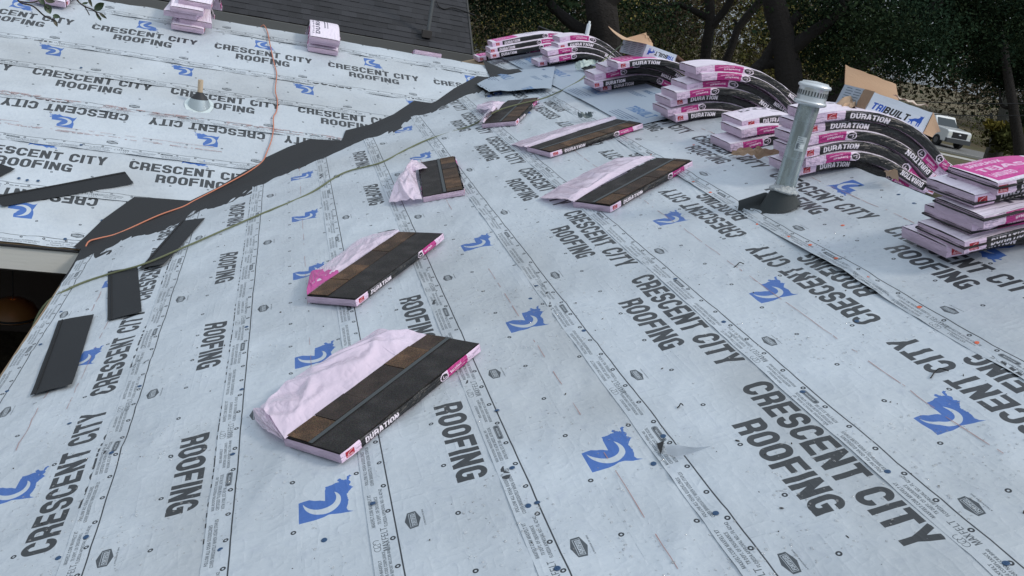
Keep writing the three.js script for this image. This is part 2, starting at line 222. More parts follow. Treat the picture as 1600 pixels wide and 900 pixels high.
const mainTop = (s, a) => { let k = 0; while (k < 7 && s > mainEdges[k + 1]) k++; return sheetH[k](s, a); };

const crossEdges = [7.145, 7.80, 8.487, 9.157, 9.747, 10.267, 11.16, T_RIDGE], K = 1;
const crossStart = [-1.26, -1.113, -1.241, -2.166, -1.60, -1.858, -1.5], crossFlip = [1, 0, 1, 0, 1, 0, 0];
for (let k = 0; k < 7; k++) {
  const lo = crossEdges[k], hi = k < 6 ? crossEdges[k + 1] + 0.06 : T_RIDGE, nt = Math.ceil((hi - lo) / 0.06), nx = 110;
  const g = grid(nx, nt, (u, v) => {
    const t = lerp(lo, hi, v), x = lerp(-7, valleyX(t) - 0.02, u), along = crossFlip[k] ? crossStart[k] - x : x - crossStart[k], w = (t - lo) / WIDTH;
    let h = 0.004 + (1 - v) * 0.004 + Math.max(-0.003, wrinkle(x * 1.2, t * 1.2, k + 20)); h += Math.exp(-(t - lo) / 0.03) * 0.007 * Math.max(0, noise(x * 3 + k * 5, 7.5) - 0.35);
    return { p: onCross(x, t, Math.max(0.003, h)), uv: [(along + ORIGIN) / PERIOD, crossFlip[k] ? 1 - w : w], c: mottle(x + 20, t, k * 13 + 5) };
  });
  mesh('underlayment_sheet', g, M.sheet, house);
}
// the far stretch by the ridge wears another maker's greyer sheet, and a torn scrap of it hangs by the valley head
tag(mesh('underlayment_sheet', grid(20, 60, (u, v) => { const s = lerp(3.17 + 0.02 * noise(v * 9, 3), S_RIDGE, u), a = lerp(6.9 + 0.12 * u, A_FAR, v); return { p: onMain(s, a, 0.02 + 0.008 * fbm(s * 3, a * 3)), uv: [-a / 1.3, (s - 2.9) / 1.3] }; }), M.tri, house), 'greyer sheet with blue lettering along the far ridge');
{
  const o = [[2.48, 10.181], [3.065, 10.808], [3.503, 10.328], [3.073, 9.034], [2.474, 9.476]], c0 = [o[0], o[4], o[3], o[2]];
  tag(mesh('underlayment_scrap', grid(16, 10, (u, v) => { const b = [lerp(o[4][0], o[3][0], u), lerp(o[4][1], o[3][1], u)], t = [lerp(o[0][0], o[2][0], u), lerp(o[0][1], o[2][1], u) + 0.35 * Math.sin(u * Math.PI)]; const s = lerp(b[0], t[0], v), a = lerp(b[1], t[1], v); return { p: onMain(s, a, 0.03 + 0.03 * fbm(s * 5, a * 4) + 0.03 * (1 - v) * noise(u * 6, 2)), uv: [-a / 1.3 + 0.3, (s + 0.28) / 1.3] }; }), M.tri, house), 'torn greyer scrap at the head of the valley');
}
// black valley membrane, its edges cut in steps
{
  const flat = (pts, f) => { const g = new THREE.ShapeGeometry(new THREE.Shape(pts.map(([x, y]) => new THREE.Vector2(x, y)))), p = g.attributes.position; for (let i = 0; i < p.count; i++) { const q = f(p.getX(i), p.getY(i)); p.setXYZ(i, q.x, q.y, q.z); } g.computeVertexNormals(); return g; };
  const up = [[-1.315, 7.147], [-1.262, 7.278], [-1.175, 7.523], [-1.001, 7.861], [-0.796, 7.88], [-0.571, 7.894], [-0.376, 8.129], [-0.177, 8.419], [-0.048, 8.591], [-0.002, 8.699], [0.199, 8.939], [0.401, 9.137], [0.562, 9.162], [0.71, 9.182], [0.752, 9.395], [1.002, 9.578], [1.272, 9.873], [1.52, 10.239], [1.739, 10.25], [2.033, 10.691], [2.37, 11.112], [2.568, 11.13]];
  const base = up.map(([x, t]) => [valleyX(t) + 0.0, t]).reverse();
  const t0 = T_EAVE - 0.02, poly = [...up, ...[11.2, 10.6, 10, 9.2, 8.4, 7.7].map((t) => [valleyX(t), t]), [valleyX(t0), t0]];
  const g1 = flat(poly, (x, t) => onCross(x, t, 0.026));
  const g2 = grid(4, 40, (u, v) => { const s = lerp(S_EAVE, 3.0, v), a = valleyA(s) + 0.05 - u * 0.8; return { p: onMain(s, a, 0.004 + Math.pow(1 - u, 3) * 0.024) }; });
  g1.deleteAttribute('uv'); g2.deleteAttribute('uv'); const uvs = (g) => { const n = g.attributes.position.count, a = new Float32Array(n * 2); for (let i = 0; i < n; i++) { a[2 * i] = g.attributes.position.getX(i); a[2 * i + 1] = g.attributes.position.getZ(i); } g.setAttribute('uv', new THREE.BufferAttribute(a, 2)); return g.toNonIndexed(); };
  mesh('valley_membrane', mergeGeometries([uvs(g1), uvs(g2)]), M.membrane, house);
  // the roll's end curls up at the head of the valley
  const A = [2.762, 10.514], B = [3.114, 10.505];
  mesh('membrane_curl', grid(16, 8, (u, v) => { const s = lerp(A[0], B[0], u), a = lerp(A[1], B[1], u) + (v - 0.3) * 0.42 * (1 - 0.5 * u), k = Math.pow(Math.max(0, 1 - u * 1.6), 1.4); return { p: onMain(s - 0.05 * k, a, 0.04 + k * 0.17 * v * v + 0.02 * noise(u * 5, v * 3)) }; }), M.membrane, house);
}
// decks, boards, walls
{
  const slab = (s0, s1, c0, c1, th, q, at) => { const g = box(s1 - s0, th, c1 - c0, (s0 + s1) / 2, -th / 2, (c0 + c1) / 2); g.applyQuaternion(q); g.translate(...at); return g; };
  mesh('roof_deck', slab(S_EAVE, S_RIDGE, -A_FAR, -A_NEAR, 0.1, qMain, [0, 0, 0]), M.deck, house);
  const q2 = new THREE.Quaternion().setFromAxisAngle(V3(0, 0, 1), -PITCH);
  const back = slab(0, 5.3, -A_FAR, -A_NEAR, 0.1, q2, [RIDGE.x, RIDGE.y, 0]); mesh('roof_deck', back, M.deck, house);
  const gb = grid(6, 12, (u, v) => { const d = V3(Math.cos(PITCH), -Math.sin(PITCH), 0); return { p: V3(RIDGE.x, RIDGE.y + 0.008, lerp(-A_NEAR, -A_FAR, v)).addScaledVector(d, u * 5.3), uv: [v * 11, u * 4], c: [0.95, 0.95, 0.95] }; }); mesh('underlayment_sheet', gb, M.sheet, house);
  const cd = box(7 + 3, 0.1, T_RIDGE - T_EAVE, -2, -0.05, -(T_RIDGE + T_EAVE) / 2); cd.applyQuaternion(qCross); cd.translate(0, CROSS_Y - 0.004, 0); mesh('roof_deck', cd, M.deck, house);
  const gc = grid(10, 6, (u, v) => ({ p: V3(lerp(-7, 2.9, u), CRIDGE.y - Math.tan(PITCH2) * v * 4 + 0.006 - 0.012 * v, CRIDGE.z - v * 4), uv: [u * 8, v * 3], c: [0.95, 0.95, 0.95] })); mesh('underlayment_sheet', gc, M.sheet, house);
  const e = onCross(0, T_EAVE), ex = valleyX(T_EAVE) + 0.12;
  mesh('fascia', box(7 + ex, 0.175, 0.03, (ex - 7) / 2, e.y - 0.105, e.z + 0.0), M.fascia, house);
  mesh('drip_edge', box(7 + ex, 0.012, 0.045, (ex - 7) / 2, e.y - 0.008, e.z + 0.004), M.membrane, house);
  const f = onMain(S_EAVE, 0); mesh('fascia', box(0.03, 0.175, 6.7 + 1.4, f.x + 0.02, f.y - 0.11, -2.65), M.fascia, house);
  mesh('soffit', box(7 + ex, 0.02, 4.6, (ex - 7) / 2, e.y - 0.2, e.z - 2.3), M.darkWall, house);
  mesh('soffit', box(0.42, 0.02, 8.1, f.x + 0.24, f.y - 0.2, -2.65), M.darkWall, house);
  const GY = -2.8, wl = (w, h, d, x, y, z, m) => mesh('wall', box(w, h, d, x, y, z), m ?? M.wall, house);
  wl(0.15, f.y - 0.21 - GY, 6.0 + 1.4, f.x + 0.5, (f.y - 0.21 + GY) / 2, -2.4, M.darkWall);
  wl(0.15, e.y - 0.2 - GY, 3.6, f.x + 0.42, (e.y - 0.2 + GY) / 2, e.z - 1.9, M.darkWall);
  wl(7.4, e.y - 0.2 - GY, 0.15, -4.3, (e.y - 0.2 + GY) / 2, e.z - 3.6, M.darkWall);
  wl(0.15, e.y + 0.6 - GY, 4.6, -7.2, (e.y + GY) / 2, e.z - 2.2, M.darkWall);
  wl(9.4, 3.0, 0.15, 4.0, GY + 1.5, -A_NEAR - 0.5); wl(0.15, 2.2, 13, 8.2, GY + 1.1, -5.4); wl(9.4, 3.6, 0.15, 4.0, GY + 1.8, -A_FAR + 0.3);
}
// chalk snapped along the sheets
{
  const strip = (f, u0, u1, w, gap, seed) => { const gs = [], R = rng(seed); let u = u0; while (u < u1) { const l = 0.012 + R() * R() * gap * 5; if (R() < 0.7) gs.push(grid(1, Math.max(1, Math.ceil(l / 0.06)), (p, q) => ({ p: f(u + Math.min(l, 0.5) * q, (p - 0.5) * w * (0.5 + R())) }))); u += l + R() * gap; } return mergeGeometries(gs); };
  const onS = (s) => (a, d) => onMain(s + d, a, mainTop(s, a) + 0.0025), onT = (t) => (x, d) => onCross(x, t + d, 0.0165);
  [[0.325, 1.3, 8, 0.0018, 0.12], [1.372, 1.2, 7.5, 0.0026, 0.1], [2.555, 1.4, 6.5, 0.0026, 0.1], [3.62, 2.3, 6.5, 0.004, 0.08], [-0.99, 2, 5.6, 0.003, 0.1], [-0.845, 4.0, 6.0, 0.0022, 0.1]].forEach(([s, a0, a1, w, gap], i) => mesh('chalk_line', strip(onS(s), a0, a1, w, gap, i + 3), M.chalk, house, 'stuff'));
  [[9.245, -6, 0.9, 0.009, 0.02], [8.72, -6, -0.4, 0.006, 0.03], [9.225, -6, 0.7, 0.005, 0.04], [9.205, -6, 0.4, 0.004, 0.06], [9.26, -6, 0.6, 0.004, 0.05], [8.735, -5, -0.6, 0.004, 0.06], [8.78, -3, -0.6, 0.003, 0.1]].forEach(([t, x0, x1, w, gap], i) => mesh('chalk_line', strip(onT(t), x0, x1, w, gap, i + 30), M.chalk, house, 'stuff'));
}
// plastic cap nails, each on the sheet that it holds
{
  const dome = new THREE.LatheGeometry([[0, 0.0028], [0.0035, 0.0028], [0.004, 0.0016], [0.0055, 0.0016], [0.007, 0.0026], [0.0105, 0.0022], [0.0125, 0.0012], [0.0128, 0]].map(([x, y]) => new THREE.Vector2(x, y)), 16);
  const put = (list, mat) => list.forEach(([s, a]) => { let k = 0; while (k < 7 && s > mainEdges[k + 1]) k++; const m = mesh('cap_nail', dome, mat, mainSheets[k]); m.position.copy(onMain(s, a, sheetH[k](s, a) + 0.001)); m.quaternion.copy(qMain); m.rotateX((noise(s * 40, a * 40) - 0.5) * 0.5); m.scale.setScalar(0.85); });
  put([[-0.799, 3.845], [-0.535, 3.441], [-0.528, 2.875], [-0.61, 2.798], [-0.017, 3.204], [-0.024, 2.587], [1.07, 3.021], [1.032, 2.604], [1.032, 2.374], [1.065, 2.378], [0.331, 2.495], [0.513, 2.616], [1.036, 2.034], [1.51, 2.413], [1.583, 2.069], [1.607, 2.551], [2.186, 2.041], [2.214, 1.556], [2.21, 2.598], [1.48, 4.01], [1.614, 3.521], [1.551, 4.152], [2.215, 3.275], [2.221, 3.837], [2.715, 2.997], [3.596, 3.808], [-1.19, 4.925], [-1.219, 4.375], [-1.19, 5.415], [-0.012, 4.496], [-0.002, 3.751], [-0.516, 4.064], [0.454, 4.583], [3.763, 4.522], [3.837, 4.253], [3.81, 4.078]], M.blueCap);
  put([[2.939, 4.291], [2.974, 4.015], [3.002, 3.84], [3.003, 3.603], [3.011, 3.338], [3.011, 2.975], [3.001, 2.608], [3.304, 4.005], [2.967, 5.224], [2.967, 4.966], [3, 6.046], [3.393, 7.38], [3.413, 7.167], [3.358, 6.061]], M.orangeCap);
  const crossNail = (list, mat) => list.forEach(([x, t]) => { let k = 0; while (k < 6 && t > crossEdges[k + 1]) k++; const m = mesh('cap_nail', dome, mat, house.children[8 + k]); m.position.copy(onCross(x, t, 0.017)); m.quaternion.copy(qCross); });
  crossNail([[-1.182, 7.514], [-0.914, 7.801], [-1.392, 7.239], [-1.873, 7.951], [-1.81, 7.938], [-1.733, 7.946], [-1.53, 8.54], [-1.787, 9.884]], M.blueCap); crossNail([[1.168, 9.677]], M.orangeCap);
}
const blackInk = std({ color: lin(0.012, 0.013, 0.015), roughness: 0.6 });
// a loose flap torn out of one overlap
{
  const t = thing('torn_flap', 'small torn flap of underlayment standing up from a seam in the foreground', 'torn flap');
  const A = [1.581, 2.495], rim = [[1.583, 2.496, 0.016], [1.609, 2.425, 0.05], [1.652, 2.371, 0.06], [1.707, 2.353, 0.06]], low = [[1.573, 2.438, 0.014], [1.596, 2.4, 0.02], [1.647, 2.382, 0.03], [1.708, 2.356, 0.058]];
  t.position.copy(onMain(A[0], A[1], 0)); t.quaternion.copy(qMain);
  const L = ([s, a, h]) => V3(s - A[0], h, -(a - A[1])), c1 = new THREE.CatmullRomCurve3(rim.map(L)), c2 = new THREE.CatmullRomCurve3(low.map(L));
  mesh('flap', grid(16, 6, (u, v) => { const p = c1.getPoint(u).lerp(c2.getPoint(u), v); p.y += 0.012 * Math.sin(v * Math.PI) * (1 - u); return { p, uv: [0.02 + u * 0.05, 0.935 + v * 0.02], }; }), std({ color: lin(0.66, 0.70, 0.75), roughness: 0.45, side: THREE.DoubleSide }), t);
  const h = [[...[1.563, 2.509], 0.016], [...[1.595, 2.515], 0.016], [...[1.55, 2.44], 0.016]].map(L); mesh('tear', geoFrom(h.flatMap((p) => p.toArray()), [0, 0, 1, 0, 0, 1], [0, 2, 1]), blackInk, t);
}
// crumbs of shingle and leaf litter
{
  const R = rng(15), N = 420, g = new THREE.IcosahedronGeometry(1, 0), m = new THREE.InstancedMesh(g, std({ color: lin(0.05, 0.042, 0.035), roughness: 0.9 }), N), D = new THREE.Object3D();
  for (let i = 0; i < N; i++) { const a = 1.3 + Math.pow(R(), 1.2) * 6, s = -1.1 + R() * 4.9, k = 0.0012 + 0.0035 * Math.pow(R(), 4); D.position.copy(onMain(s, a, mainTop(s, a) + k * 0.4)); D.rotation.set(R() * 6, R() * 6, R() * 6); D.scale.set(k * (1 + R() * 1.6), k * 0.6, k); D.updateMatrix(); m.setMatrixAt(i, D.matrix); }
  m.name = 'grit'; m.castShadow = m.receiveShadow = true; scene.add(m); tag(m, 'dark grit and leaf crumbs strewn over the near underlayment', 'grit', null, 'stuff');
}
// beads of rain on the near sheets: past counting
{
  const drop = new THREE.SphereGeometry(1, 9, 5, 0, Math.PI * 2, 0, Math.PI / 2), N = 9000, R = rng(77), m = new THREE.InstancedMesh(drop, new THREE.MeshPhysicalMaterial({ color: 0xffffff, roughness: 0.06, transmission: 0.85, thickness: 0.003, ior: 1.33 }), N), D = new THREE.Object3D();
  for (let i = 0; i < N; ) { const a = 1.2 + Math.pow(R(), 1.5) * 4.2, s = -0.9 + R() * 4.6; if (noise(s * 3.2 + 9, a * 3.2) < 0.45 + 0.25 * R()) continue; const k = 0.0013 + 0.0042 * Math.pow(R(), 2.8); D.position.copy(onMain(s, a, mainTop(s, a) + 0.0002)); D.quaternion.copy(qMain).multiply(turn(R() * 6)); D.scale.set(k * (1 + R() * 0.5), k * 0.55, k); D.updateMatrix(); m.setMatrixAt(i++, D.matrix); }
  m.name = 'rain_beads'; m.receiveShadow = true; scene.add(m); tag(m, 'beads of rain water scattered over the near underlayment', 'water droplets', null, 'stuff');
}

// ---------- bundles of shingles ----------
const wrapTex = (() => {                                     // one printed film: side strips in the upper rows, the top face below
  const W = 2048, H = 1024, [c, g] = canvas(W, H), R = rng(21), PINK = '#e9cfe8';
  g.fillStyle = PINK; g.fillRect(0, 0, W, H);
  for (let i = 0; i < 900; i++) { g.fillStyle = R() < 0.5 ? 'rgba(255,255,255,0.08)' : 'rgba(180,130,180,0.07)'; g.save(); g.translate(R() * W, R() * H); g.rotate(R() * 0.8 - 0.4); g.fillRect(0, 0, 20 + R() * 120, 1 + R() * 4); g.restore(); }
  const logo = (x, y, s) => { g.fillStyle = '#b01a30'; g.fillRect(x, y, s * 1.1, s); g.strokeStyle = '#f3dfe8'; g.lineWidth = s * 0.06; g.beginPath(); g.moveTo(x + s * 0.25, y + s * 0.62); g.quadraticCurveTo(x + s * 0.45, y + s * 0.2, x + s * 0.95, y + s * 0.12); g.stroke(); g.beginPath(); g.moveTo(x + s * 0.2, y + s * 0.66); g.lineTo(x + s * 0.9, y + s * 0.66); g.stroke(); g.fillStyle = '#f3dfe8'; fitText(g, 'OWENS CORNING', x + s * 0.1, x + s, y + s * 0.9, s * 0.14); };
  for (const y of [0, 150]) {                                // the two long sides differ a little in wear
    g.fillStyle = '#0c0d10'; g.fillRect(0.14 * W, y, 0.54 * W, 132);
    for (let i = 0; i < 260; i++) { g.fillStyle = 'rgba(140,145,160,' + R() * R() * 0.3 + ')'; g.save(); g.translate((0.14 + R() * 0.5) * W, y + R() * 120); g.rotate(0.15 - R() * 0.5); g.fillRect(0, 0, 20 + R() * 130, 1 + R() * 3); g.restore(); }
    logo(0.055 * W, y + 26, 84);
    g.fillStyle = '#f0e6f0'; g.save(); g.translate(0.165 * W, y + 112); g.transform(1, 0, -0.06, 1, 0, 0); blockText(g, 'DURATION', 0, 0.2 * W, 0, 78); g.restore(); g.fillStyle = 'rgba(235,225,240,0.6)'; fitText(g, 'TRUDEFINITION', 0.168 * W, 0.26 * W, y + 26, 14);
    g.fillStyle = '#eeddee'; g.fillRect(0.675 * W, y, 0.03 * W, 132); g.beginPath(); g.arc(0.685 * W, y + 66, 58, 0, 7); g.fill(); g.fillStyle = '#17181d'; g.beginPath(); g.arc(0.685 * W, y + 66, 47, 0, 7); g.fill(); g.strokeStyle = '#eeddee'; g.lineWidth = 8; g.beginPath(); g.arc(0.685 * W, y + 60, 20, 0.4, 4.4); g.stroke(); g.beginPath(); g.moveTo(0.67 * W, y + 92); g.lineTo(0.70 * W, y + 74); g.stroke();
    g.fillStyle = '#b8267f'; g.fillRect(0.715 * W, y, 0.145 * W, 132); g.fillStyle = '#f0d4e6'; g.save(); g.translate(0.73 * W, y + 78); g.rotate(-0.08); fitText(g, 'SureNail', 0, 0.085 * W, 0, 34, 4); fitText(g, 'TECHNOLOGY', 0.03 * W, 0.11 * W, 34, 16); g.restore();
    g.fillStyle = '#6d5a72'; fitText(g, 'DURATION SHINGLES', 0.9 * W, 0.965 * W, y + 60, 13); g.fillRect(0.90 * W, y + 72, 70, 5); g.fillRect(0.01 * W, y + 62, 60, 5);
  }
  // top face: white film, one bright panel near an end
  const y0 = 310, h = H - y0; g.fillStyle = '#efe4f2'; g.fillRect(0, y0, W, h); for (let i = 0; i < 700; i++) { g.fillStyle = R() < 0.5 ? 'rgba(255,255,255,0.16)' : 'rgba(160,130,175,0.09)'; g.save(); g.translate(R() * W, y0 + R() * h); g.rotate(R() * 3); g.fillRect(0, 0, 20 + R() * 160, 1 + R() * 6); g.restore(); }
  g.fillStyle = '#d02a92'; g.beginPath(); g.moveTo(0.05 * W, y0 + 60); g.lineTo(0.33 * W, y0 + 40); g.lineTo(0.36 * W, y0 + h * 0.72); g.lineTo(0.07 * W, y0 + h * 0.78); g.fill(); g.fillStyle = '#eec3e0'; for (let k = 0; k < 4; k++) fitText(g, ['SHINGLES', 'BARDEAUX', 'TEJAS', 'LAMINATED'][k], 0.09 * W, (0.2 + 0.04 * (k % 3)) * W, y0 + 170 + k * 100, 58, 3);
  g.fillStyle = '#555060'; fitText(g, 'TruDefinition', 0.45 * W, 0.62 * W, y0 + 200, 40); fitText(g, 'DURATION', 0.45 * W, 0.66 * W, y0 + 290, 60, 3); g.fillRect(0.5 * W, y0 + 350, 150, 14); g.fillRect(0.5 * W, y0 + 390, 220, 10); logo(0.8 * W, y0 + 120, 110); g.fillStyle = '#8d8496'; g.fillRect(0.8 * W, y0 + 330, 200, 60); g.fillRect(0.8 * W, y0 + 430, 160, 30);
  return canvasTex(c);
})();
const wrapMat = new THREE.MeshPhysicalMaterial({ map: wrapTex, roughness: 0.45, clearcoat: 0.12, clearcoatRoughness: 0.3, bumpMap: rep(creaseTex, 2.3, 3.1), bumpScale: 0.007 });
const plainWrap = new THREE.MeshPhysicalMaterial({ color: lin(0.72, 0.55, 0.70), roughness: 0.42, clearcoat: 0.2, clearcoatRoughness: 0.3, bumpMap: rep(creaseTex, 2.2, 2.2), bumpScale: 0.005, vertexColors: true });
const BL = 1.0, BW = 0.337, BT = 0.062;

// film round a block: along(q) gives the path's point and normal, side the horizontal direction across
function wrapped(n, along, side, T, W, seed, flip, shift, L = BL, panel = 0) {
  const R = rng(seed), k0 = R() * 50, at = (q, y, z) => { const { p, nrm } = along(q); return p.clone().addScaledVector(nrm, y).addScaledVector(side, z); };
  const jig = (u, v, k) => 0.0045 * (fbm(u * 12 + k0, v * 4 + k) - 0.5) + 0.003 * Math.pow(1 - Math.abs(2 * noise(u * 22 + k0, v * 3 + k * 7) - 1), 3);
  const uMap = (u) => { const s = clamp((flip ? 1 - u : u) * 0.94 + 0.03 + shift, 0.003, 0.997); return s; };
  const sideFace = (sg) => grid(n, 5, (u, v) => { const b = Math.sin(v * Math.PI) * 0.004, y = lerp(0.001, T - 0.004, v); let s = sg > 0 ? u : 1 - u; return { p: at(u * L, y + jig(u, v, 3) * 0.8, sg * (W / 2 - 0.003 + (b + jig(u, v, sg + 2) * 2.6) * Math.min(1, u * 14, 14 - 14 * u))), uv: [uMap(sg > 0 ? u : 1 - u), 1 - ((flip ? v : 1 - v) * 130 + 1 + (sg > 0 ? 0 : 150)) / 1024] }; });
  const zs = [-W / 2 + 0.001, -W / 2 + 0.012, -0.1, 0, 0.1, W / 2 - 0.012, W / 2 - 0.001];
  const top = grid(n, 6, (u, v, i, j) => { const z = zs[j], e = j === 0 || j === 6 ? -0.005 : 0; return { p: at(u * L, T + e + jig(u, v * 3, 5) + (j > 1 && j < 5 ? 0.003 : 0), z), uv: [panel ? uMap(u) : 0.42 + 0.3 * uMap(u), 1 - (314 + ((flip ? 1 - v : v)) * 700) / 1024] }; });
  const rev = (g) => { const a = g.index.array; for (let i = 0; i < a.length; i += 3) { const t = a[i]; a[i] = a[i + 1]; a[i + 1] = t; } g.computeVertexNormals(); return g; };
  const bottom = grid(n, 1, (u, v) => ({ p: at(u * L, 0.001, (v - 0.5) * (W - 0.006)), c: [0.8, 0.8, 0.8] }));
  const end = (u) => grid(8, 5, (p, v) => ({ p: at(u * L + (u ? 1 : -1) * Math.sin(v * Math.PI) * Math.min(1, 5 * p, 5 - 5 * p) * (0.004 + jig(p * 0.4, v, 9 + u) * 2), lerp(0.001, T - 0.0035, v), (p - 0.5) * (W - 0.004)), c: [1, 1, 1].map((x) => x * (0.93 + 0.1 * noise(p * 5 + k0, v * 3))) }));
  return { side_near: sideFace(1), side_far: rev(sideFace(-1)), top: rev(top), plain: mergeGeometries([rev(end(0)), end(1), bottom].map((g) => g)) };
}
function ridgePath(A, D, S, slope, q0, c, yaw, lift, T, droop = 0, opt = {}) {   // a path bent over a ridge whose apex is A
  const w = opt.w ?? 0.17, N = 400, from = -1.6, step = 3.2 / N, xs = [0], ys = [0], head = (q) => -slope * clamp(q / w, -1, 1) - droop * sstep(0.05, 0.5, q) + (opt.kick ?? 0) * sstep(0.42, 0.62, q);
  for (let i = 0; i < N; i++) { const q = from + (i + 0.5) * step, f = head(q); xs.push(xs[i] + Math.cos(f) * step); ys.push(ys[i] + Math.sin(f) * step); }
  const i0 = Math.round(-from / step), X = (q) => { const t = clamp((q - from) / step, 0, N - 0.001), i = Math.floor(t); return [lerp(xs[i], xs[i + 1], t - i) - xs[i0], lerp(ys[i], ys[i + 1], t - i) - ys[i0]]; };
  return (d) => { const q = q0 + d, [x, y0] = X(q), f = head(q), y = y0 + (opt.wob ?? 0) * Math.sin(q * 9 + (opt.w ?? 0) * 90), nrm = V3(0, Math.cos(f), 0).addScaledVector(D, -Math.sin(f)); return { p: A.clone().addScaledVector(D, x).addScaledVector(V3(0, 1, 0), y - 0.014).addScaledVector(S, c + yaw * d).addScaledVector(nrm, lift), nrm }; };
}
let bundleSeed = 100;
const blackEdge = std({ color: lin(0.012, 0.012, 0.013), roughness: 0.7 });
function bundle(frame, q0, c, lift, yaw, flip, label, group, shift = 0, opt = {}) {
  const t = thing('shingle_bundle', label, 'shingle bundle', group), T = opt.T ?? BT;
  const along = ridgePath(frame.A, frame.D, frame.S, frame.slope, q0, c, yaw, lift, T, (opt.droop ?? 0.13) + 0.34 * (h2(bundleSeed, 5) - 0.5), { w: 0.15 + 0.16 * h2(bundleSeed, 8), kick: 0.4 * h2(bundleSeed, 11), wob: 0.004 * h2(bundleSeed, 13) }), g = wrapped(22, along, frame.S, T, opt.W ?? BW, bundleSeed++, flip, shift, BL, opt.panel ?? 0);
  const o = along(0.5).p; t.position.copy(o);
  for (const k in g) g[k].translate(-o.x, -o.y, -o.z);
  mesh('wrapper_end', g.plain, plainWrap, t); mesh('printed_side', g.side_near, wrapMat, t); mesh('printed_side', g.side_far, wrapMat, t); mesh('printed_top', g.top, wrapMat, t);
  if (opt.split) {                                            // a gap in the film shows the dark shingle edges
    const al2 = ridgePath(frame.A, frame.D, frame.S, frame.slope, q0 - 0.006, c, yaw, lift + T * opt.split, T, 0.2, { w: 0.18 }), s = wrapped(22, al2, frame.S, 0.012, BW + 0.016, bundleSeed + 500, 0, 0, 1.0), gg = mergeGeometries([s.plain, plainCol(s.side_near) && s.side_near, plainCol(s.side_far) && s.side_far, plainCol(s.top) && s.top]); gg.translate(-o.x, -o.y, -o.z); mesh('shingle_edge', gg, blackEdge, t);
  }
  return t;
}
const mainFrame = { A: RIDGE, D: V3(1, 0, 0), S: V3(0, 0, 1), slope: PITCH }, crossFrame = { A: V3(0, CRIDGE.y, CRIDGE.z), D: V3(0, 0, -1), S: V3(1, 0, 0), slope: PITCH2 };
const ORD = ['lowest', 'second', 'third', 'fourth', 'fifth', 'sixth', 'seventh', 'eighth'];
function stack(where, group, rows) {                          // rows from the bottom up: [s of the left end, a of the near side, yaw, flip, shift]
  rows.forEach(([s, a, yaw, flip, shift, o], i) => {
    const name = i === 0 ? 'lowest bundle' : i === rows.length - 1 ? 'topmost bundle' : ORD[i] + ' bundle from the bottom';
    bundle(mainFrame, s - S_RIDGE, -(a + BW / 2), 0.004 + i * (BT + 0.002), yaw + 0.07 * (h2(i * 7 + Math.round(a * 10), 3) - 0.5), flip, 'pink ' + name + ' ' + where, group, shift, o);
  });
}
stack('in the far stack at the end of the ridge', 'stack of bundles at the far end of the ridge', [[2.868, 11.95, 0.10, 0, 0, { panel: 1 }], [2.95, 11.45, 0.05, 0, 0], [2.97, 11.5, 0.02, 0, 0.02], [3.03, 11.6, 0.0, 0, -0.02, { panel: 1 }]]);
stack('in the stack that carries the white caulk tube', 'stack of bundles under the caulk tube', [[3.35, 10.55, 0, 0, 0], [3.46, 10.38, 0.03, 1, 0], [3.46, 10.44, 0, 1, 0.02], [3.63, 10.5, -0.02, 0, 0], [3.69, 10.62, 0.02, 1, 0]]);
stack('in the stack under the box with upside-down lettering', 'stack of bundles under the small cardboard box', [[3.46, 8.52, 0.02, 0, 0], [3.365, 8.42, 0, 0, 0.02], [3.40, 8.48, 0.03, 1, 0], [3.51, 8.42, -0.02, 1, 0], [3.54, 8.14, 0.04, 0, 0, { panel: 1 }]]);
stack('in the tall stack with nothing on top', 'tall stack of seven bundles over the ridge', [[3.50, 6.71, 0, 0, 0.01], [3.45, 6.75, 0.02, 1, 0], [3.476, 6.74, 0, 0, -0.03], [3.51, 6.68, 0.01, 1, 0], [3.62, 6.71, 0.02, 1, 0.02], [3.71, 6.65, 0, 1, -0.02], [3.70, 6.69, 0.01, 1, 0]]);
stack('in the low stack left of the steel pipe', 'low stack of three bundles by the pipe', [[3.48, 5.68, 0.04, 1, -0.02], [3.57, 5.68, 0.02, 1, 0], [3.62, 5.76, -0.02, 0, -0.02]]);
stack('behind the steel pipe under the open box', 'stack of bundles under the open cardboard box', [[3.50, 4.83, 0, 0, -0.03], [3.56, 4.80, 0.03, 1, 0.02], [3.52, 4.80, 0, 0, -0.02], [3.54, 4.82, 0.01, 1, 0], [3.59, 4.85, 0, 0, 0], [3.645, 4.83, 0, 0, -0.03]]);
stack('in the stack at the right edge of the photo', 'stack of bundles at the right edge', [[3.395, 3.29, 0.06, 0, 0], [3.41, 3.19, 0, 0, 0, { split: 0.55 }], [3.467, 3.22, 0.05, 1, 0.02, { split: 0.4 }], [3.47, 3.15, -0.02, 1, 0, { split: 0.75 }], [3.488, 3.24, 0.03, 0, 0.01, { split: 0.5 }], [3.575, 3.20, 0, 0, 0.02, { panel: 1, split: 0.6 }]]);
const crossStack = (where, group, rows) => rows.forEach(([x, t, yaw, flip, shift], i) => bundle(crossFrame, t - T_RIDGE, x, 0.01 + i * (BT + 0.002), yaw, flip, 'pink ' + (i === 0 ? 'lowest bundle' : i === rows.length - 1 ? 'topmost bundle' : ORD[i] + ' bundle from the bottom') + ' ' + where, group, shift));
crossStack('in the untidy stack on the cross ridge', 'untidy stack of bundles on the cross ridge', [[-0.94, 11.0, 0.02, 0, 0], [-0.86, 11.05, -0.14, 0, 0], [-1.02, 11.02, 0.12, 1, 0.02], [-0.95, 11.0, -0.04, 1, 0], [-0.88, 11.08, 0.05, 0, 0]]);
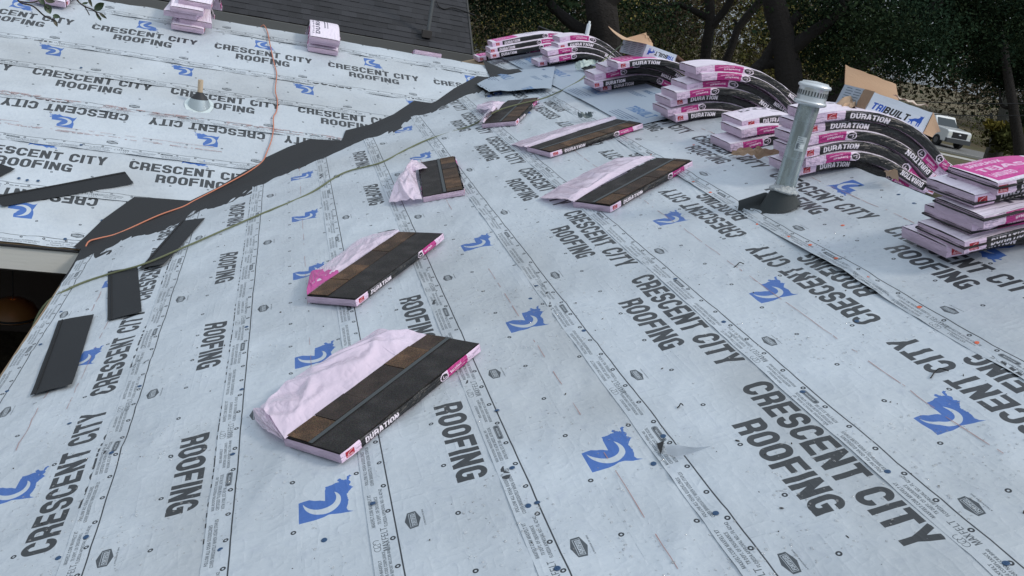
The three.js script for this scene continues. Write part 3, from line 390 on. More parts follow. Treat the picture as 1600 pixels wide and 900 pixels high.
crossStack('in the tidy stack of three on the cross ridge', 'tidy stack of three bundles on the cross ridge', [[0.52, 11.03, 0, 0, 0], [0.52, 11.05, 0.02, 0, 0], [0.525, 11.02, -0.02, 0, 0]]);
bundle(crossFrame, -0.42, -2.33, 0.01, 0.15, 0, 'pink wrapped bundle behind the twig at top left', null, 0);
bundle(crossFrame, 0.03, 1.80, 0.01, 0.03, 0, 'pink wrapped bundle half hidden behind the cross ridge', null, 0);

// ---------- opened bundles lying on the near slope ----------
const granTex = (base, spread, seed) => { // granules with faint mottling
 const N = 256, [c, g] = canvas(N, N), R = rng(seed), im = g.createImageData(N, N); for (let i = 0; i < N * N; i++) { const k = (R() - 0.5) * spread + (tileNoise((i % N) / 32 + seed * 8, Math.floor(i / N) / 32, 8) - 0.5) * spread * 0.45; for (let j = 0; j < 3; j++) im.data[i * 4 + j] = clamp(base[j] * (1 + k) + (R() < 0.04 ? 26 : 0), 0, 255); im.data[i * 4 + 3] = 255; } g.putImageData(im, 0, 0); return canvasTex(c); };
const granule = (base, spread, seed) => std({ map: granTex(base, spread, seed), roughness: 0.9, bumpMap: rep(grain, 3, 3), bumpScale: 0.0012 });
const dark = granule([44, 42, 42], 1.1, 3), BROWN = [granule([74, 58, 46], 1, 4), granule([62, 50, 43], 0.9, 5), granule([88, 67, 50], 1, 6), granule([56, 47, 43], 0.9, 7)];
const nailStrip = std({ color: lin(0.06, 0.07, 0.075), roughness: 0.6 });
const flapMat = new THREE.MeshPhysicalMaterial({ color: lin(0.90, 0.74, 0.88), roughness: 0.24, clearcoat: 0.7, clearcoatRoughness: 0.2, bumpMap: rep(creaseTex, 1.1, 1.1), bumpScale: 0.007, transmission: 0.18,  thickness: 0, side: THREE.DoubleSide });
const metreUV = (g) => { const p = g.attributes.position, u = new Float32Array(p.count * 2); for (let i = 0; i < p.count; i++) { u[2 * i] = p.getX(i) * 2.2; u[2 * i + 1] = (p.getZ(i) + p.getY(i)) * 2.2; } g.setAttribute('uv', new THREE.BufferAttribute(u, 2)); return g; };
function openBundle(label, [nl, nr, fr, fl], o) {
  const t = thing('opened_bundle', label, 'opened bundle', null), T = o.T ?? 0.045;
  const mid = [0, 1].map((k) => (nl[k] + nr[k] + fr[k] + fl[k]) / 4), u = [0, 1].map((k) => (fl[k] + fr[k] - nl[k] - nr[k]) / 2), L = Math.hypot(...u), W = Math.hypot(...[0, 1].map((k) => (nr[k] + fr[k] - nl[k] - fl[k]) / 2)), th = Math.atan2(u[1], u[0]);
  t.position.copy(onMain(mid[0], mid[1], mainTop(mid[0], mid[1]) + 0.001)); t.quaternion.copy(qMain).multiply(turn(th)); t.updateMatrixWorld();
  const R = rng(o.seed), along = (q) => ({ p: V3(q - L / 2, 0.002 + 0.006 * noise(q * 3, o.seed), 0), nrm: V3(0, 1, 0) });
  const g = wrapped(20, along, V3(0, 0, 1), T, W, o.seed, o.flip ?? 0, 0, L);
  mesh('wrapper_end', g.plain, plainWrap, t); mesh('printed_side', g.side_near, o.plainSide ? plainCol(g.side_near) && plainWrap : wrapMat, t); mesh('printed_side', g.side_far, wrapMat, t);
  // the shingles: a dark lower course with slightly uneven edges, and brown laminated tabs on one half
  for (let k = 0; k < 3; k++) { const sh = metreUV(grid(24, 12, (p, q) => { const x = (p - 0.5) * (L - 0.012) + (R() - 0.5) * 0.002, z = (q - 0.5) * (W - 0.012); return { p: V3(x + 0.004 * (k - 1), T - 0.003 + k * 0.0042 + 0.004 * (noise(p * 5 + o.seed, q * 3) - 0.5) - 0.004 * Math.pow(Math.abs(2 * p - 1), 6), z) }; })); const b = metreUV(grid(24, 1, (p, q) => ({ p: V3((p - 0.5) * (L - 0.012), T - 0.006 + k * 0.0042 + q * 0.004, (W - 0.012) / 2) }))), c = metreUV(grid(1, 12, (p, q) => ({ p: V3(-(L - 0.012) / 2, T - 0.006 + k * 0.0042 + p * 0.004, (q - 0.5) * (W - 0.012)) })));
    const gg = k < 2 ? mergeGeometries([sh, b, c]) : mergeGeometries([sh, b, c]); gg.index.array.reverse?.(); gg.computeVertexNormals(); mesh('shingle', gg, k === 2 ? (o.base ?? dark) : blackEdge, t); }
  const yTop = T + 0.0075, side = o.tabs;                     // tabs on the -z half (-1) or the +z half (+1)
  let x = -L / 2 + 0.012; const zin = side * 0.028, zout = side * (W / 2 - 0.012); let i = 0;
  while (x < L / 2 - 0.03) { const w = Math.min((o.tabW ?? 0.11) * (0.75 + R() * 1.1), L / 2 - 0.012 - x), m = BROWN[Math.floor(R() * 4)], gap = 0.0035, hgt = i % 2 ? 0.0042 : 0.0024; const bx = box(w - gap, hgt, Math.abs(zout - zin), x + w / 2, yTop + hgt / 2 - 0.0012, (zin + zout) / 2); mesh('shingle_tab', metreUV(bx), m, t); x += w; i++; }
  if (o.strip !== 0) { const sg = metreUV(box(L - 0.02, 0.0016, 0.021, 0, yTop + 0.0024, 0.012 * side)); mesh('nail_strip', sg, nailStrip, t); }
  return t;
}
function plainCol(g) { const n = g.attributes.position.count; g.setAttribute('color', new THREE.Float32BufferAttribute(new Float32Array(n * 3).fill(1), 3)); return true; }
// a peeled sheet of film between an inner row of points and outer rows, all given as [s, a, h] on the slope
function peel(t, rows, seed, amp = 0.018, name = 'peeled_wrapper') {
  const inv = t.matrixWorld.clone().invert(), curves = rows.map((r) => new THREE.CatmullRomCurve3(r.map(([s, a, h]) => onMain(s, a, h)), false, 'centripetal'));
  const cross = (u, v) => { const f = v * (curves.length - 1), i = Math.min(curves.length - 2, Math.floor(f)); return curves[i].getPoint(u).lerp(curves[i + 1].getPoint(u), f - i); };
  // crumpled film: flat facets meeting in sharp folds
  const Rr = rng(seed * 31 + 7), folds = Array.from({ length: 8 }, () => [(Rr() - 0.5) * 3.6, (Rr() - 0.5) * 2.8, Rr(), 0.4 + Rr() * 0.6]), tri = (x) => Math.abs(2 * (x - Math.floor(x)) - 1);
  const g = grid(56, 24, (u, v) => { const p = cross(u, v), e = Math.min(1, v * 4) * (0.45 + 0.55 * Math.sin(Math.PI * v)); let h = 0, w = 0; for (const [fu, fv, ph, am] of folds) { h = Math.max(h, am * (tri(u * fu * 1.6 + v * fv + ph) - 0.25)); w += am * Math.pow(tri(u * fu * 3.1 - v * fv * 1.7 + ph * 3), 3); } p.addScaledVector(NM, amp * (2.1 * h + 0.2 * w - 0.45) * e + 0.003); return { p: p.applyMatrix4(inv), uv: [u * 1.2, v * 0.6] }; });
  return mesh(name, g, flapMat, t);
}
const H5 = 0.052;
{
  const b = openBundle('opened shingle bundle lying nearest the camera, its film peeled to the left', [[0.2, 3.147], [0.425, 2.905], [1.117, 3.553], [0.895, 3.788]], { seed: 11, tabs: -1, tabW: 0.15 });
  peel(b, [[[0.21, 3.125, 0.06], [0.416, 3.322, 0.062], [0.664, 3.561, 0.062], [0.896, 3.759, 0.062]], [[0.156, 3.291, 0.06], [0.337, 3.484, 0.06], [0.59, 3.723, 0.07], [0.783, 3.842, 0.06]], [[0.104, 3.445, 0.05], [0.227, 3.635, 0.05], [0.373, 3.742, 0.05], [0.664, 3.977, 0.04]]], 3, 0.022);
  peel(b, [[[0.212, 3.125, 0.05], [0.206, 3.13, 0.055], [0.191, 3.21, 0.06]], [[0.136, 3.245, 0.03], [0.123, 3.324, 0.05], [0.152, 3.381, 0.06]], [[0.075, 3.398, 0.02], [0.073, 3.455, 0.05], [0.117, 3.43, 0.055]]], 9, 0.012);
}
{
  const b = openBundle('opened shingle bundle with a magenta scrap of film at its near left corner', [[0.34, 4.633], [0.582, 4.382], [1.199, 5.131], [0.969, 5.386]], { seed: 12, tabs: -1, tabW: 0.12, strip: 0 });
  peel(b, [[[0.364, 4.629, 0.06], [0.53, 4.851, 0.062], [0.748, 5.129, 0.062], [0.964, 5.36, 0.062]], [[0.363, 4.806, 0.05], [0.517, 5.004, 0.05], [0.725, 5.28, 0.05], [0.945, 5.438, 0.05]], [[0.352, 5.005, 0.03], [0.511, 5.216, 0.03], [0.731, 5.496, 0.03], [0.95, 5.51, 0.03]]], 5, 0.014);
  const m = peel(b, [[[0.335, 4.627, 0.06], [0.412, 4.727, 0.065], [0.531, 4.854, 0.065]], [[0.337, 4.725, 0.06], [0.385, 4.841, 0.06], [0.525, 4.904, 0.06]], [[0.344, 4.897, 0.04], [0.377, 5.026, 0.05], [0.473, 4.998, 0.05]]], 8, 0.01, 'magenta_film'); m.material = new THREE.MeshPhysicalMaterial({ color: lin(0.55, 0.06, 0.30), roughness: 0.4, clearcoat: 0.3 });
}
{
  const b = openBundle('short opened shingle bundle with crumpled film standing at its left', [[1.203, 6.04], [1.53, 6.034], [1.625, 7.002], [1.332, 7.07]], { seed: 13, tabs: 1, tabW: 0.1, plainSide: 0 });
  peel(b, [[[1.203, 6.012, 0.05], [1.221, 6.326, 0.06], [1.264, 6.771, 0.062], [1.325, 7.01, 0.062]], [[1.109, 6.051, 0.03], [1.137, 6.32, 0.09], [1.17, 6.653, 0.09], [1.291, 7.012, 0.08]], [[0.969, 6.193, 0.01], [1.06, 6.457, 0.07], [1.131, 6.72, 0.06], [1.237, 6.976, 0.05]]], 6, 0.03);
  peel(b, [[[1.361, 6.766, 0.07], [1.342, 6.919, 0.075], [1.314, 7.034, 0.07]], [[1.283, 6.703, 0.075], [1.262, 6.791, 0.09], [1.257, 6.926, 0.08]], [[1.179, 6.765, 0.06], [1.181, 6.766, 0.07], [1.201, 6.837, 0.07]]], 14, 0.012);
}
{
  const b = openBundle('opened shingle bundle right of centre, its film drawn out to a point', [[2.116, 5.253], [2.287, 5], [3.115, 5.553], [2.952, 5.821]], { seed: 15, tabs: 1, tabW: 0.14 });
  peel(b, [[[2.117, 5.226, 0.055], [2.354, 5.415, 0.06], [2.676, 5.642, 0.06], [2.935, 5.802, 0.06]], [[2.067, 5.316, 0.04], [2.267, 5.434, 0.06], [2.559, 5.724, 0.05], [2.857, 5.85, 0.05]], [[1.958, 5.554, 0.01], [2.225, 5.759, 0.02], [2.47, 5.9, 0.03], [2.71, 6.044, 0.03]]], 7, 0.02);
}
{
  const b = openBundle('long opened shingle bundle in front of a torn dark scrap near the ridge', [[2.219, 6.83], [2.324, 6.517], [3.232, 6.811], [3.15, 7.164]], { seed: 16, tabs: 1, tabW: 0.13 });
  peel(b, [[[2.221, 6.815, 0.055], [2.503, 6.912, 0.06], [2.83, 7.033, 0.06], [3.13, 7.142, 0.06]], [[2.189, 6.912, 0.04], [2.515, 7.056, 0.05], [2.849, 7.181, 0.05], [3.121, 7.182, 0.06]], [[2.156, 7.183, 0.01], [2.359, 7.241, 0.02], [2.745, 7.33, 0.03], [3.095, 7.285, 0.04]]], 12, 0.015);
}
{
  const b = openBundle('farthest opened shingle bundle with the green rope across it', [[2.096, 8.023], [2.352, 7.824], [2.842, 8.674], [2.536, 8.865]], { seed: 17, tabs: 1, tabW: 0.1 });
  peel(b, [[[2.096, 7.991, 0.06], [2.193, 8.197, 0.065], [2.347, 8.468, 0.07]], [[2.096, 8.127, 0.04], [2.164, 8.03, 0.12], [2.277, 8.188, 0.12]], [[2.07, 8.178, 0.01], [2.144, 8.201, 0.08], [2.249, 8.206, 0.16]]], 4, 0.02);
  peel(b, [[[2.348, 8.45, 0.06], [2.437, 8.656, 0.06], [2.502, 8.781, 0.06]], [[2.25, 8.596, 0.04], [2.326, 8.683, 0.05], [2.416, 8.778, 0.05]], [[2.178, 8.786, 0.02], [2.212, 8.866, 0.04], [2.349, 9.053, 0.03]]], 2, 0.03);
}

// ---------- strips of black membrane lying about ----------
function blackStrip(label, pts, cross, group) {
  const t = thing('membrane_strip', label, 'membrane strip', group), at = cross ? onCross : onMain, c = [0, 1].map((k) => pts.reduce((s, p) => s + p[k], 0) / pts.length);
  t.position.copy(at(c[0], c[1], cross ? 0.018 : mainTop(c[0], c[1]) + 0.004)); t.quaternion.copy(cross ? qCross : qMain);
  const L = pts.map((p) => V3(p[0] - c[0], 0, -(p[1] - c[1])));
  const s = grid(14, 8, (u, v) => { const p = L[0].clone().lerp(L[1], u).lerp(L[3].clone().lerp(L[2], u), v); p.y = 0.004 + 0.005 * noise(u * 3 + c[0], v * 3) + 0.01 * Math.pow(Math.max(0, u - 0.85) / 0.15, 2) * noise(c[0], v * 2); return { p, uv: [u * 0.9, v * 0.25] }; });
  mesh('strip', s, M.felt, t); const lip = tube([L[0], L[1]].map((p) => p.clone().setY(0.006)), 0.0035, 6, 5); lip.translate(0, 0, 0); mesh('release_tape', tube([L[0].clone().lerp(L[3], 0.12), L[1].clone().lerp(L[2], 0.12)].map((p) => p.clone().setY(0.010)), 0.003, 10, 4), blackEdge, t);
}
blackStrip('black membrane strip lying nearest the eave corner, lowest of three', [[-1.161, 5.232], [-1.065, 4.227], [-0.865, 4.236], [-0.951, 5.213]]);
blackStrip('upright black membrane strip under the middle of the green rope', [[-1.017, 6.016], [-0.846, 5.055], [-0.649, 5.065], [-0.812, 5.974]]);
blackStrip('slanted black membrane strip beside the foot of the valley', [[-0.621, 6.902], [-0.794, 5.899], [-0.619, 5.876], [-0.428, 6.855]]);
blackStrip('long black membrane strip on the cross roof near the eave', [[-1.129, 8.209], [-1.991, 7.66], [-1.889, 7.545], [-1.035, 8.053]], true);
blackStrip('end of a black membrane strip at the left edge of the photo', [[-2.123, 8.144], [-2.213, 7.708], [-2.098, 7.768], [-1.925, 8.065]], true);

// ---------- vents ----------
const mottled = (() => { const N = 256, [k, g] = canvas(N, N), im = g.createImageData(N, N); for (let i = 0; i < N * N; i++) { const x = (i % N) / N, y = Math.floor(i / N) / N, v = 195 + 60 * (0.5 * tileNoise(x * 7, y * 7, 7) + 0.3 * tileNoise(x * 22, y * 22, 22) + 0.2 * tileNoise(x * 60, y * 60, 60)); im.data[i * 4] = v * 0.97; im.data[i * 4 + 1] = v; im.data[i * 4 + 2] = v; im.data[i * 4 + 3] = 255; } g.putImageData(im, 0, 0); return canvasTex(k); })();
const galv = std({ color: lin(0.52, 0.57, 0.59), metalness: 0.55, roughness: 0.5, roughnessMap: rep(wetMap, 2, 3), map: mottled, bumpMap: rep(blotch, 3, 3), bumpScale: 0.0006 }), galvBright = std({ color: lin(0.7, 0.73, 0.75), metalness: 0.7, roughness: 0.35 }), foil = std({ color: lin(0.66, 0.70, 0.72), metalness: 0.6, roughness: 0.4, bumpMap: rep(creaseTex, 4, 4), bumpScale: 0.006 });
const lathe = (pts, n = 40) => new THREE.LatheGeometry(pts.map(([x, y]) => new THREE.Vector2(x, y)), n);
{
  const t = thing('vent_pipe', 'tall galvanised steel vent pipe with a louvred cap and grey boot', 'vent pipe');
  const base = [3.173, 4.464], bp = onMain(base[0], base[1], 0.01); t.position.copy(bp); t.scale.set(0.78, 1, 0.78);
  const lbl = (() => { const [c, g] = canvas(256, 256); g.fillStyle = '#b9c2c4'; g.fillRect(0, 0, 256, 256); g.fillStyle = '#59626a'; for (let k = 0; k < 6; k++) g.fillRect(20, 20 + k * 36, 90 + (k * 53) % 110, 9); g.fillRect(20, 120, 60, 100); g.fillStyle = '#dfe5e6'; for (let k = 0; k < 9; k++) g.fillRect(26 + (k * 23) % 48, 126 + k * 10, 10, 5); g.fillRect(120, 130, 110, 80); return std({ map: canvasTex(c), roughness: 0.5 }); })();
  const r = 0.077, top = 0.645, tilt = 0.03;
  const boot = grid(36, 6, (u, v) => { const a = u * Math.PI * 2, rr = lerp(0.15, 0.088, Math.pow(v, 0.8)), x = Math.cos(a) * rr, z = Math.sin(a) * rr; return { p: V3(x, lerp(x * Math.tan(PITCH) + 0.006, 0.115, v), z), uv: [u * 2, v] }; });
  mesh('boot', boot, std({ color: lin(0.036, 0.045, 0.048), roughness: 0.7, bumpMap: rep(grain, 3, 2), bumpScale: 0.001 }), t);
  mesh('storm_collar', grid(48, 7, (u, v) => { const a = u * Math.PI * 2, rr = [0.088, 0.105, 0.112, 0.108, 0.094, 0.086, 0.081, 0.079][Math.round(v * 7)] * (1 + 0.07 * (noise(u * 48 % 48, v * 5) - 0.5)); return { p: V3(Math.cos(a) * rr, 0.092 + v * 0.048 + 0.012 * (noise(u * 30, v * 3) - 0.5), Math.sin(a) * rr), uv: [u * 3, v] }; }), foil, t);
  mesh('pipe', lathe([[r, 0.08], [r, 0.30], [r + 0.0012, 0.302], [r + 0.0012, 0.307], [r, 0.309], [r, top - 0.12], [r + 0.002, top - 0.118], [r + 0.002, top - 0.02]]), galv, t);
  const sheetOn = (y0, y1, a0, a1) => grid(10, 1, (u, v) => { const a = lerp(a0, a1, u); return { p: V3(Math.sin(a) * (r + 0.0018), lerp(y0, y1, v), Math.cos(a) * (r + 0.0018)) }; });
  mesh('paper_label', sheetOn(0.355, 0.44, -0.75, 0.15), lbl, t); mesh('paper_label', sheetOn(0.545, 0.585, 0.1, 0.8), lbl, t);
  const cap = mesh('cap', lathe([[r + 0.002, top - 0.03], [0.112, top - 0.022], [0.121, top - 0.014], [0.119, top - 0.004], [0.108, top + 0.002], [0.106, top + 0.072], [0.119, top + 0.077], [0.122, top + 0.085], [0.114, top + 0.094], [0.098, top + 0.098], [0.093, top + 0.106], [0, top + 0.112]], 56), galvBright, t);
  const slotMat = std({ color: lin(0.09, 0.10, 0.105), roughness: 0.6 }); for (let k = 0; k < 30; k++) { const a = k / 30 * Math.PI * 2, g = box(0.011, 0.026, 0.004, 0, top + 0.042, 0.1075); g.rotateY(a); mesh('louvre_slot', g, slotMat, cap); }
  mesh('cap_seam', lathe([[0.1085, top + 0.026], [0.1105, top + 0.028], [0.1085, top + 0.03]], 40), galv, cap);
  // flange, mostly tucked under the sheet, with its upper edge rolled up
  const fl = grid(20, 14, (u, v) => { const s = lerp(-0.29, 0.1, u), z = lerp(-0.16, lerp(0.03, 0.13, u), v), roll = clamp((0.3 - v) / 0.3, 0, 1), k = 1 - sstep(0.55, 0.9, u), an = roll * 2.6; return { p: V3(s * Math.cos(PITCH), s * Math.sin(PITCH) + 0.014 + k * 0.035 * (1 - Math.cos(an)), z + k * 0.03 * Math.sin(an) * roll) , uv: [u, v] }; });
  mesh('flange', fl, std({ color: lin(0.026, 0.032, 0.035), roughness: 0.7 }), t);
}
{
  const t = thing('plumbing_vent', 'short tan plumbing vent with a black rubber cone and white metal flashing', 'plumbing vent');
  const b = [-0.664, 9.501]; t.position.copy(onCross(b[0], b[1], 0.012)); t.scale.set(0.62, 0.78, 0.62);
  const tilt = Math.tan(PITCH2);
  const disc = grid(40, 5, (u, v) => { const a = u * Math.PI * 2, r = 0.02 + v * 0.235; const x = Math.cos(a) * r * 0.85, z = Math.sin(a) * r * (Math.sin(a) > 0 ? 1.05 : 0.75); return { p: V3(x, -z * tilt + 0.006 + 0.008 * noise(u * 9, v * 3), z), uv: [u, v] }; });
  mesh('flashing', disc, std({ color: lin(0.72, 0.8, 0.8), metalness: 0.35, roughness: 0.35 }), t);
  mesh('base_cone', grid(40, 6, (u, v) => { const a = u * Math.PI * 2, r = lerp(0.17, 0.13, v), x = Math.cos(a) * r, z = Math.sin(a) * r; return { p: V3(x, lerp(-z * tilt + 0.012, 0.085, v), z), uv: [u, v] }; }), std({ color: lin(0.55, 0.62, 0.64), metalness: 0.75, roughness: 0.3 }), t);
  mesh('rubber_cone', lathe([[0.135, 0.083], [0.12, 0.095], [0.075, 0.135], [0.045, 0.155], [0.042, 0.165], [0, 0.165]], 36), std({ color: lin(0.018, 0.019, 0.022), roughness: 0.45 }), t);
  mesh('pipe', lathe([[0.04, 0.15], [0.04, 0.31], [0.037, 0.315], [0.031, 0.312], [0.031, 0.2]], 24), std({ color: lin(0.6, 0.47, 0.33), roughness: 0.6, bumpMap: rep(grain, 2, 2), bumpScale: 0.001 }), t);
}

// ---------- cords ----------
{
  const o = [[-0.164, 11.506], [-0.122, 11.394], [-0.06, 10.973], [-0.002, 10.598], [0.032, 10.373], [0.038, 9.96], [0.064, 9.806], [0.065, 9.573], [0.041, 9.434], [0.049, 9.252], [0.039, 9.001], [0.006, 8.767], [-0.017, 8.652], [-0.108, 8.466], [-0.258, 8.248], [-0.555, 7.883], [-0.607, 7.804], [-0.779, 7.637], [-1.061, 7.345], [-1.17, 7.265], [-1.226, 7.204]].map(([x, t], i) => onCross(x, t, 0.024 + 0.006 * (i % 3)));
  const e = onCross([-1.238, 7.148][0], T_EAVE - 0.03, -0.02); o.unshift(V3(o[0].x - 0.02, CRIDGE.y + 0.012, CRIDGE.z - 0.05), V3(o[0].x - 0.03, CRIDGE.y - 0.3, CRIDGE.z - 0.9)); [o[0], o[1]] = [o[1], o[0]]; o.push(e, V3(e.x - 0.02, e.y - 0.5, e.z + 0.03));
  tag(mesh('extension_cord', tube(o, 0.0058, 260, 8), std({ color: lin(0.55, 0.20, 0.12), roughness: 0.5 })), 'orange extension cord winding down the cross roof and along the valley', 'extension cord');
  const r = [[4.211, 10.331, 0.06], [3.899, 9.819, 0.07], [3.741, 9.694, 0.04], [3.51, 9.33, 0.03], [3.202, 9.019, 0.02], [2.804, 8.504, 0.075], [2.555, 8.433, 0.082], [2.33, 8.328, 0.085], [2.146, 8.185, 0.07], [2.025, 8.205, 0.02], [1.55, 7.992, 0.016], [1.319, 7.783, 0.016], [1.02, 7.469, 0.016], [0.726, 7.4, 0.016], [0.377, 6.925, 0.016], [-0.001, 6.63, 0.016], [-0.492, 6.199, 0.022], [-0.774, 5.953, 0.03], [-0.977, 5.939, 0.02], [-1.144, 5.888, 0.016], [-1.237, 5.819, 0.012]].map(([s, a, h]) => onMain(s, a, h));
  const d = onMain(S_EAVE - 0.03, [-1.285, 5.729][1], -0.02); r.push(d, V3(d.x - 0.06, d.y - 0.16, d.z + 0.12), V3(d.x - 0.08, d.y - 0.9, d.z + 0.2));
  r.unshift([3.348, 1.684, -8.45]); 
  tag(mesh('rope', tube(r.map((p) => Array.isArray(p) ? V3(...p) : p), 0.0072, 260, 8), std({ color: lin(0.15, 0.17, 0.095), roughness: 0.8, bumpMap: rep(grain, 60, 2), bumpScale: 0.002 })), 'olive green rope stretched from the small box to the eave', 'rope');
}

// ---------- cardboard boxes ----------
const kraft = std({ color: lin(0.55, 0.37, 0.24), roughness: 0.85, bumpMap: rep(blotch, 3, 3), bumpScale: 0.001 }), kraftDark = std({ color: lin(0.36, 0.24, 0.16), roughness: 0.88, bumpMap: rep(creaseTex, 3, 3), bumpScale: 0.004 });
const boxTex = (() => {
  const [c, g] = canvas(1024, 512), R = rng(4); g.fillStyle = '#c9d3e0'; g.fillRect(0, 0, 1024, 512);
  for (let i = 0; i < 500; i++) { g.fillStyle = R() < 0.6 ? 'rgba(255,255,255,0.08)' : 'rgba(100,110,130,0.07)'; g.fillRect(R() * 1024, R() * 512, 10 + R() * 80, 2 + R() * 6); }
  const sk = (f) => { g.save(); g.transform(1, 0.0, -0.14, 1, 40, 0); f(); g.restore(); };
  sk(() => { g.fillStyle = '#1d4fae'; blockText(g, 'TRI', 70, 275, 385, 165); g.fillStyle = '#16181c'; blockText(g, 'BUILT', 282, 700, 385, 165); });
  // a standing dog
  g.fillStyle = '#1d4fae'; g.beginPath(); [[690, 318], [745, 300], [790, 258], [840, 246], [868, 214], [866, 168], [884, 182], [900, 166], [908, 186], [930, 150], [926, 204], [918, 236], [920, 300], [914, 330], [902, 420], [884, 420], [888, 340], [872, 336], [868, 420], [850, 420], [850, 330], [800, 322], [774, 346], [782, 412], [764, 410], [752, 352], [736, 362], [722, 402], [706, 398], [726, 340]].forEach(([x, y], i) => i ? g.lineTo(x, y) : g.moveTo(x, y)); g.closePath(); g.fill();
  return canvasTex(c);
})();
const boxMat = std({ map: boxTex, roughness: 0.7, bumpMap: rep(blotch, 2, 2), bumpScale: 0.0008 });
const printedEnd = (() => { const [c, g] = canvas(128, 256); g.fillStyle = '#aab4c0'; g.fillRect(0, 0, 128, 256); g.fillStyle = '#5b6674'; for (let k = 0; k < 7; k++) for (let j = 0; j < 3; j++) g.fillRect(16 + j * 36, 22 + k * 32, 22 + (k * 7) % 9, 9); return std({ map: canvasTex(c), roughness: 0.75 }); })();
// a board of card: corners a, b (along), c, d with a small thickness, uv over the outer face
function board(a, b, c, d, mat, parent, name, warp = 0, seed = 1, torn = 0) {
  const n = b.clone().sub(a).cross(d.clone().sub(a)).normalize(), f = (off) => grid(12, 6, (u, v) => { const p = a.clone().lerp(b, u).lerp(d.clone().lerp(c, u), v * (1 - torn * noise(u * 9 + seed, 3) * (v > 0.9 ? 1 : 0))); p.addScaledVector(n, off + warp * Math.sin(u * 3.1) * v + 0.004 * (noise(u * 4 + seed, v * 3) - 0.5)); return { p, uv: [u, v] }; });
  const g = f(0), h = f(-0.004), k = h.index.array; for (let i = 0; i < k.length; i += 3) { const t = k[i]; k[i] = k[i + 1]; k[i + 1] = t; } h.computeVertexNormals();
  mesh(name, g, mat, parent); mesh(name + '_inside', h, kraft, parent);
}
{
  const t = thing('cardboard_box', 'open white and blue cardboard box lying on the bundles behind the pipe', 'cardboard box');
  const zf = -4.88, A = V3(...[3.677, 1.663, -4.88]), B = V3(...[4.174, 1.595, -4.88]), D = V3(...[3.709, 1.8, -4.88]), C = V3(...[4.197, 1.74, -4.88]);
  t.position.copy(A).add(V3(0, 0.012, 0)); const L = (p) => p.clone().sub(A), back = V3(-0.02, 0.0, -0.30), a = L(A), b = L(B), c = L(C), d = L(D), a2 = a.clone().add(back), b2 = b.clone().add(back), c2 = c.clone().add(back), d2 = d.clone().add(back);
  board(a, b, c, d, boxMat, t, 'front_panel', 0.004, 1, 0.05); board(b2, a2, d2, c2, kraft, t, 'back_panel', 0, 2); board(a2, a, d, d2, printedEnd, t, 'end_panel', 0, 3); board(a2, b2, b, a, kraft, t, 'bottom_panel', 0, 4);
  const up = V3(0, 1, 0), r = b.clone().sub(a).normalize();
  board(d2, c2.clone().addScaledVector(r, -0.02), c2.clone().addScaledVector(up, 0.12).addScaledVector(r, -0.06).add(V3(0, 0, -0.05)), d2.clone().addScaledVector(up, 0.13).add(V3(-0.02, 0, -0.03)), kraft, t, 'lid_flap', 0.01, 5, 0.1);
  board(b, c, c.clone().add(V3(0.16, -0.12, -0.06)), b.clone().add(V3(0.13, -0.02, -0.05)), std({ color: lin(0.62, 0.42, 0.36), roughness: 0.8 }), t, 'side_flap', 0.01, 6, 0.05);
  board(a, d, d.clone().lerp(d2, 0.28).addScaledVector(r, -0.015), a.clone().lerp(a2, 0.28).addScaledVector(r, -0.02), kraftDark, t, 'torn_corner', 0.012, 7, 0.2);
  const sc = grid(14, 5, (u, v) => ({ p: d.clone().lerp(c, 0.45 + u * 0.5).add(V3(0, 0.008 + 0.03 * noise(u * 7, v * 2), -0.02 - v * 0.09)) })); mesh('torn_lining', sc, std({ color: lin(0.6, 0.5, 0.42), roughness: 0.9 }), t);
}
{
  const t = thing('cardboard_box', 'small white cardboard box with its lettering upside down on a far stack', 'cardboard box');
  const A = V3(...[3.503, 1.596, -8.25]), B = V3(...[3.859, 1.568, -8.25]), D = V3(...[3.523, 1.734, -8.25]), C = V3(...[3.87, 1.685, -8.25]);
  t.position.copy(A); const L = (p) => p.clone().sub(A), back = V3(-0.12, 0.0, -0.34), a = L(A), b = L(B), c = L(C), d = L(D), a2 = a.clone().add(back), b2 = b.clone().add(back), c2 = c.clone().add(back), d2 = d.clone().add(back);
  board(c, d, a, b, boxMat, t, 'front_panel', 0.003, 1); board(b2, a2, d2, c2, kraft, t, 'back_panel', 0, 2); board(a2, a, d, d2, printedEnd, t, 'end_panel', 0, 3); board(a2, b2, b, a, kraft, t, 'bottom_panel', 0, 4); board(b, b2, c2, c, kraft, t, 'end_panel', 0, 9);
  board(d2, d, d.clone().add(V3(-0.26, 0.0, -0.02)), d2.clone().add(V3(-0.2, 0.09, 0)), kraft, t, 'lid_flap', 0.01, 5); board(d2, c2, c2.clone().add(V3(0.02, 0.06, -0.1)), d2.clone().add(V3(0.3, 0.12, -0.06)), kraft, t, 'lid_flap', 0.01, 6, 0.4); board(c, c2, c2.clone().add(V3(0.22, -0.05, 0)), c.clone().add(V3(0.2, -0.09, 0)), kraftDark, t, 'lid_flap', 0.02, 8);
}
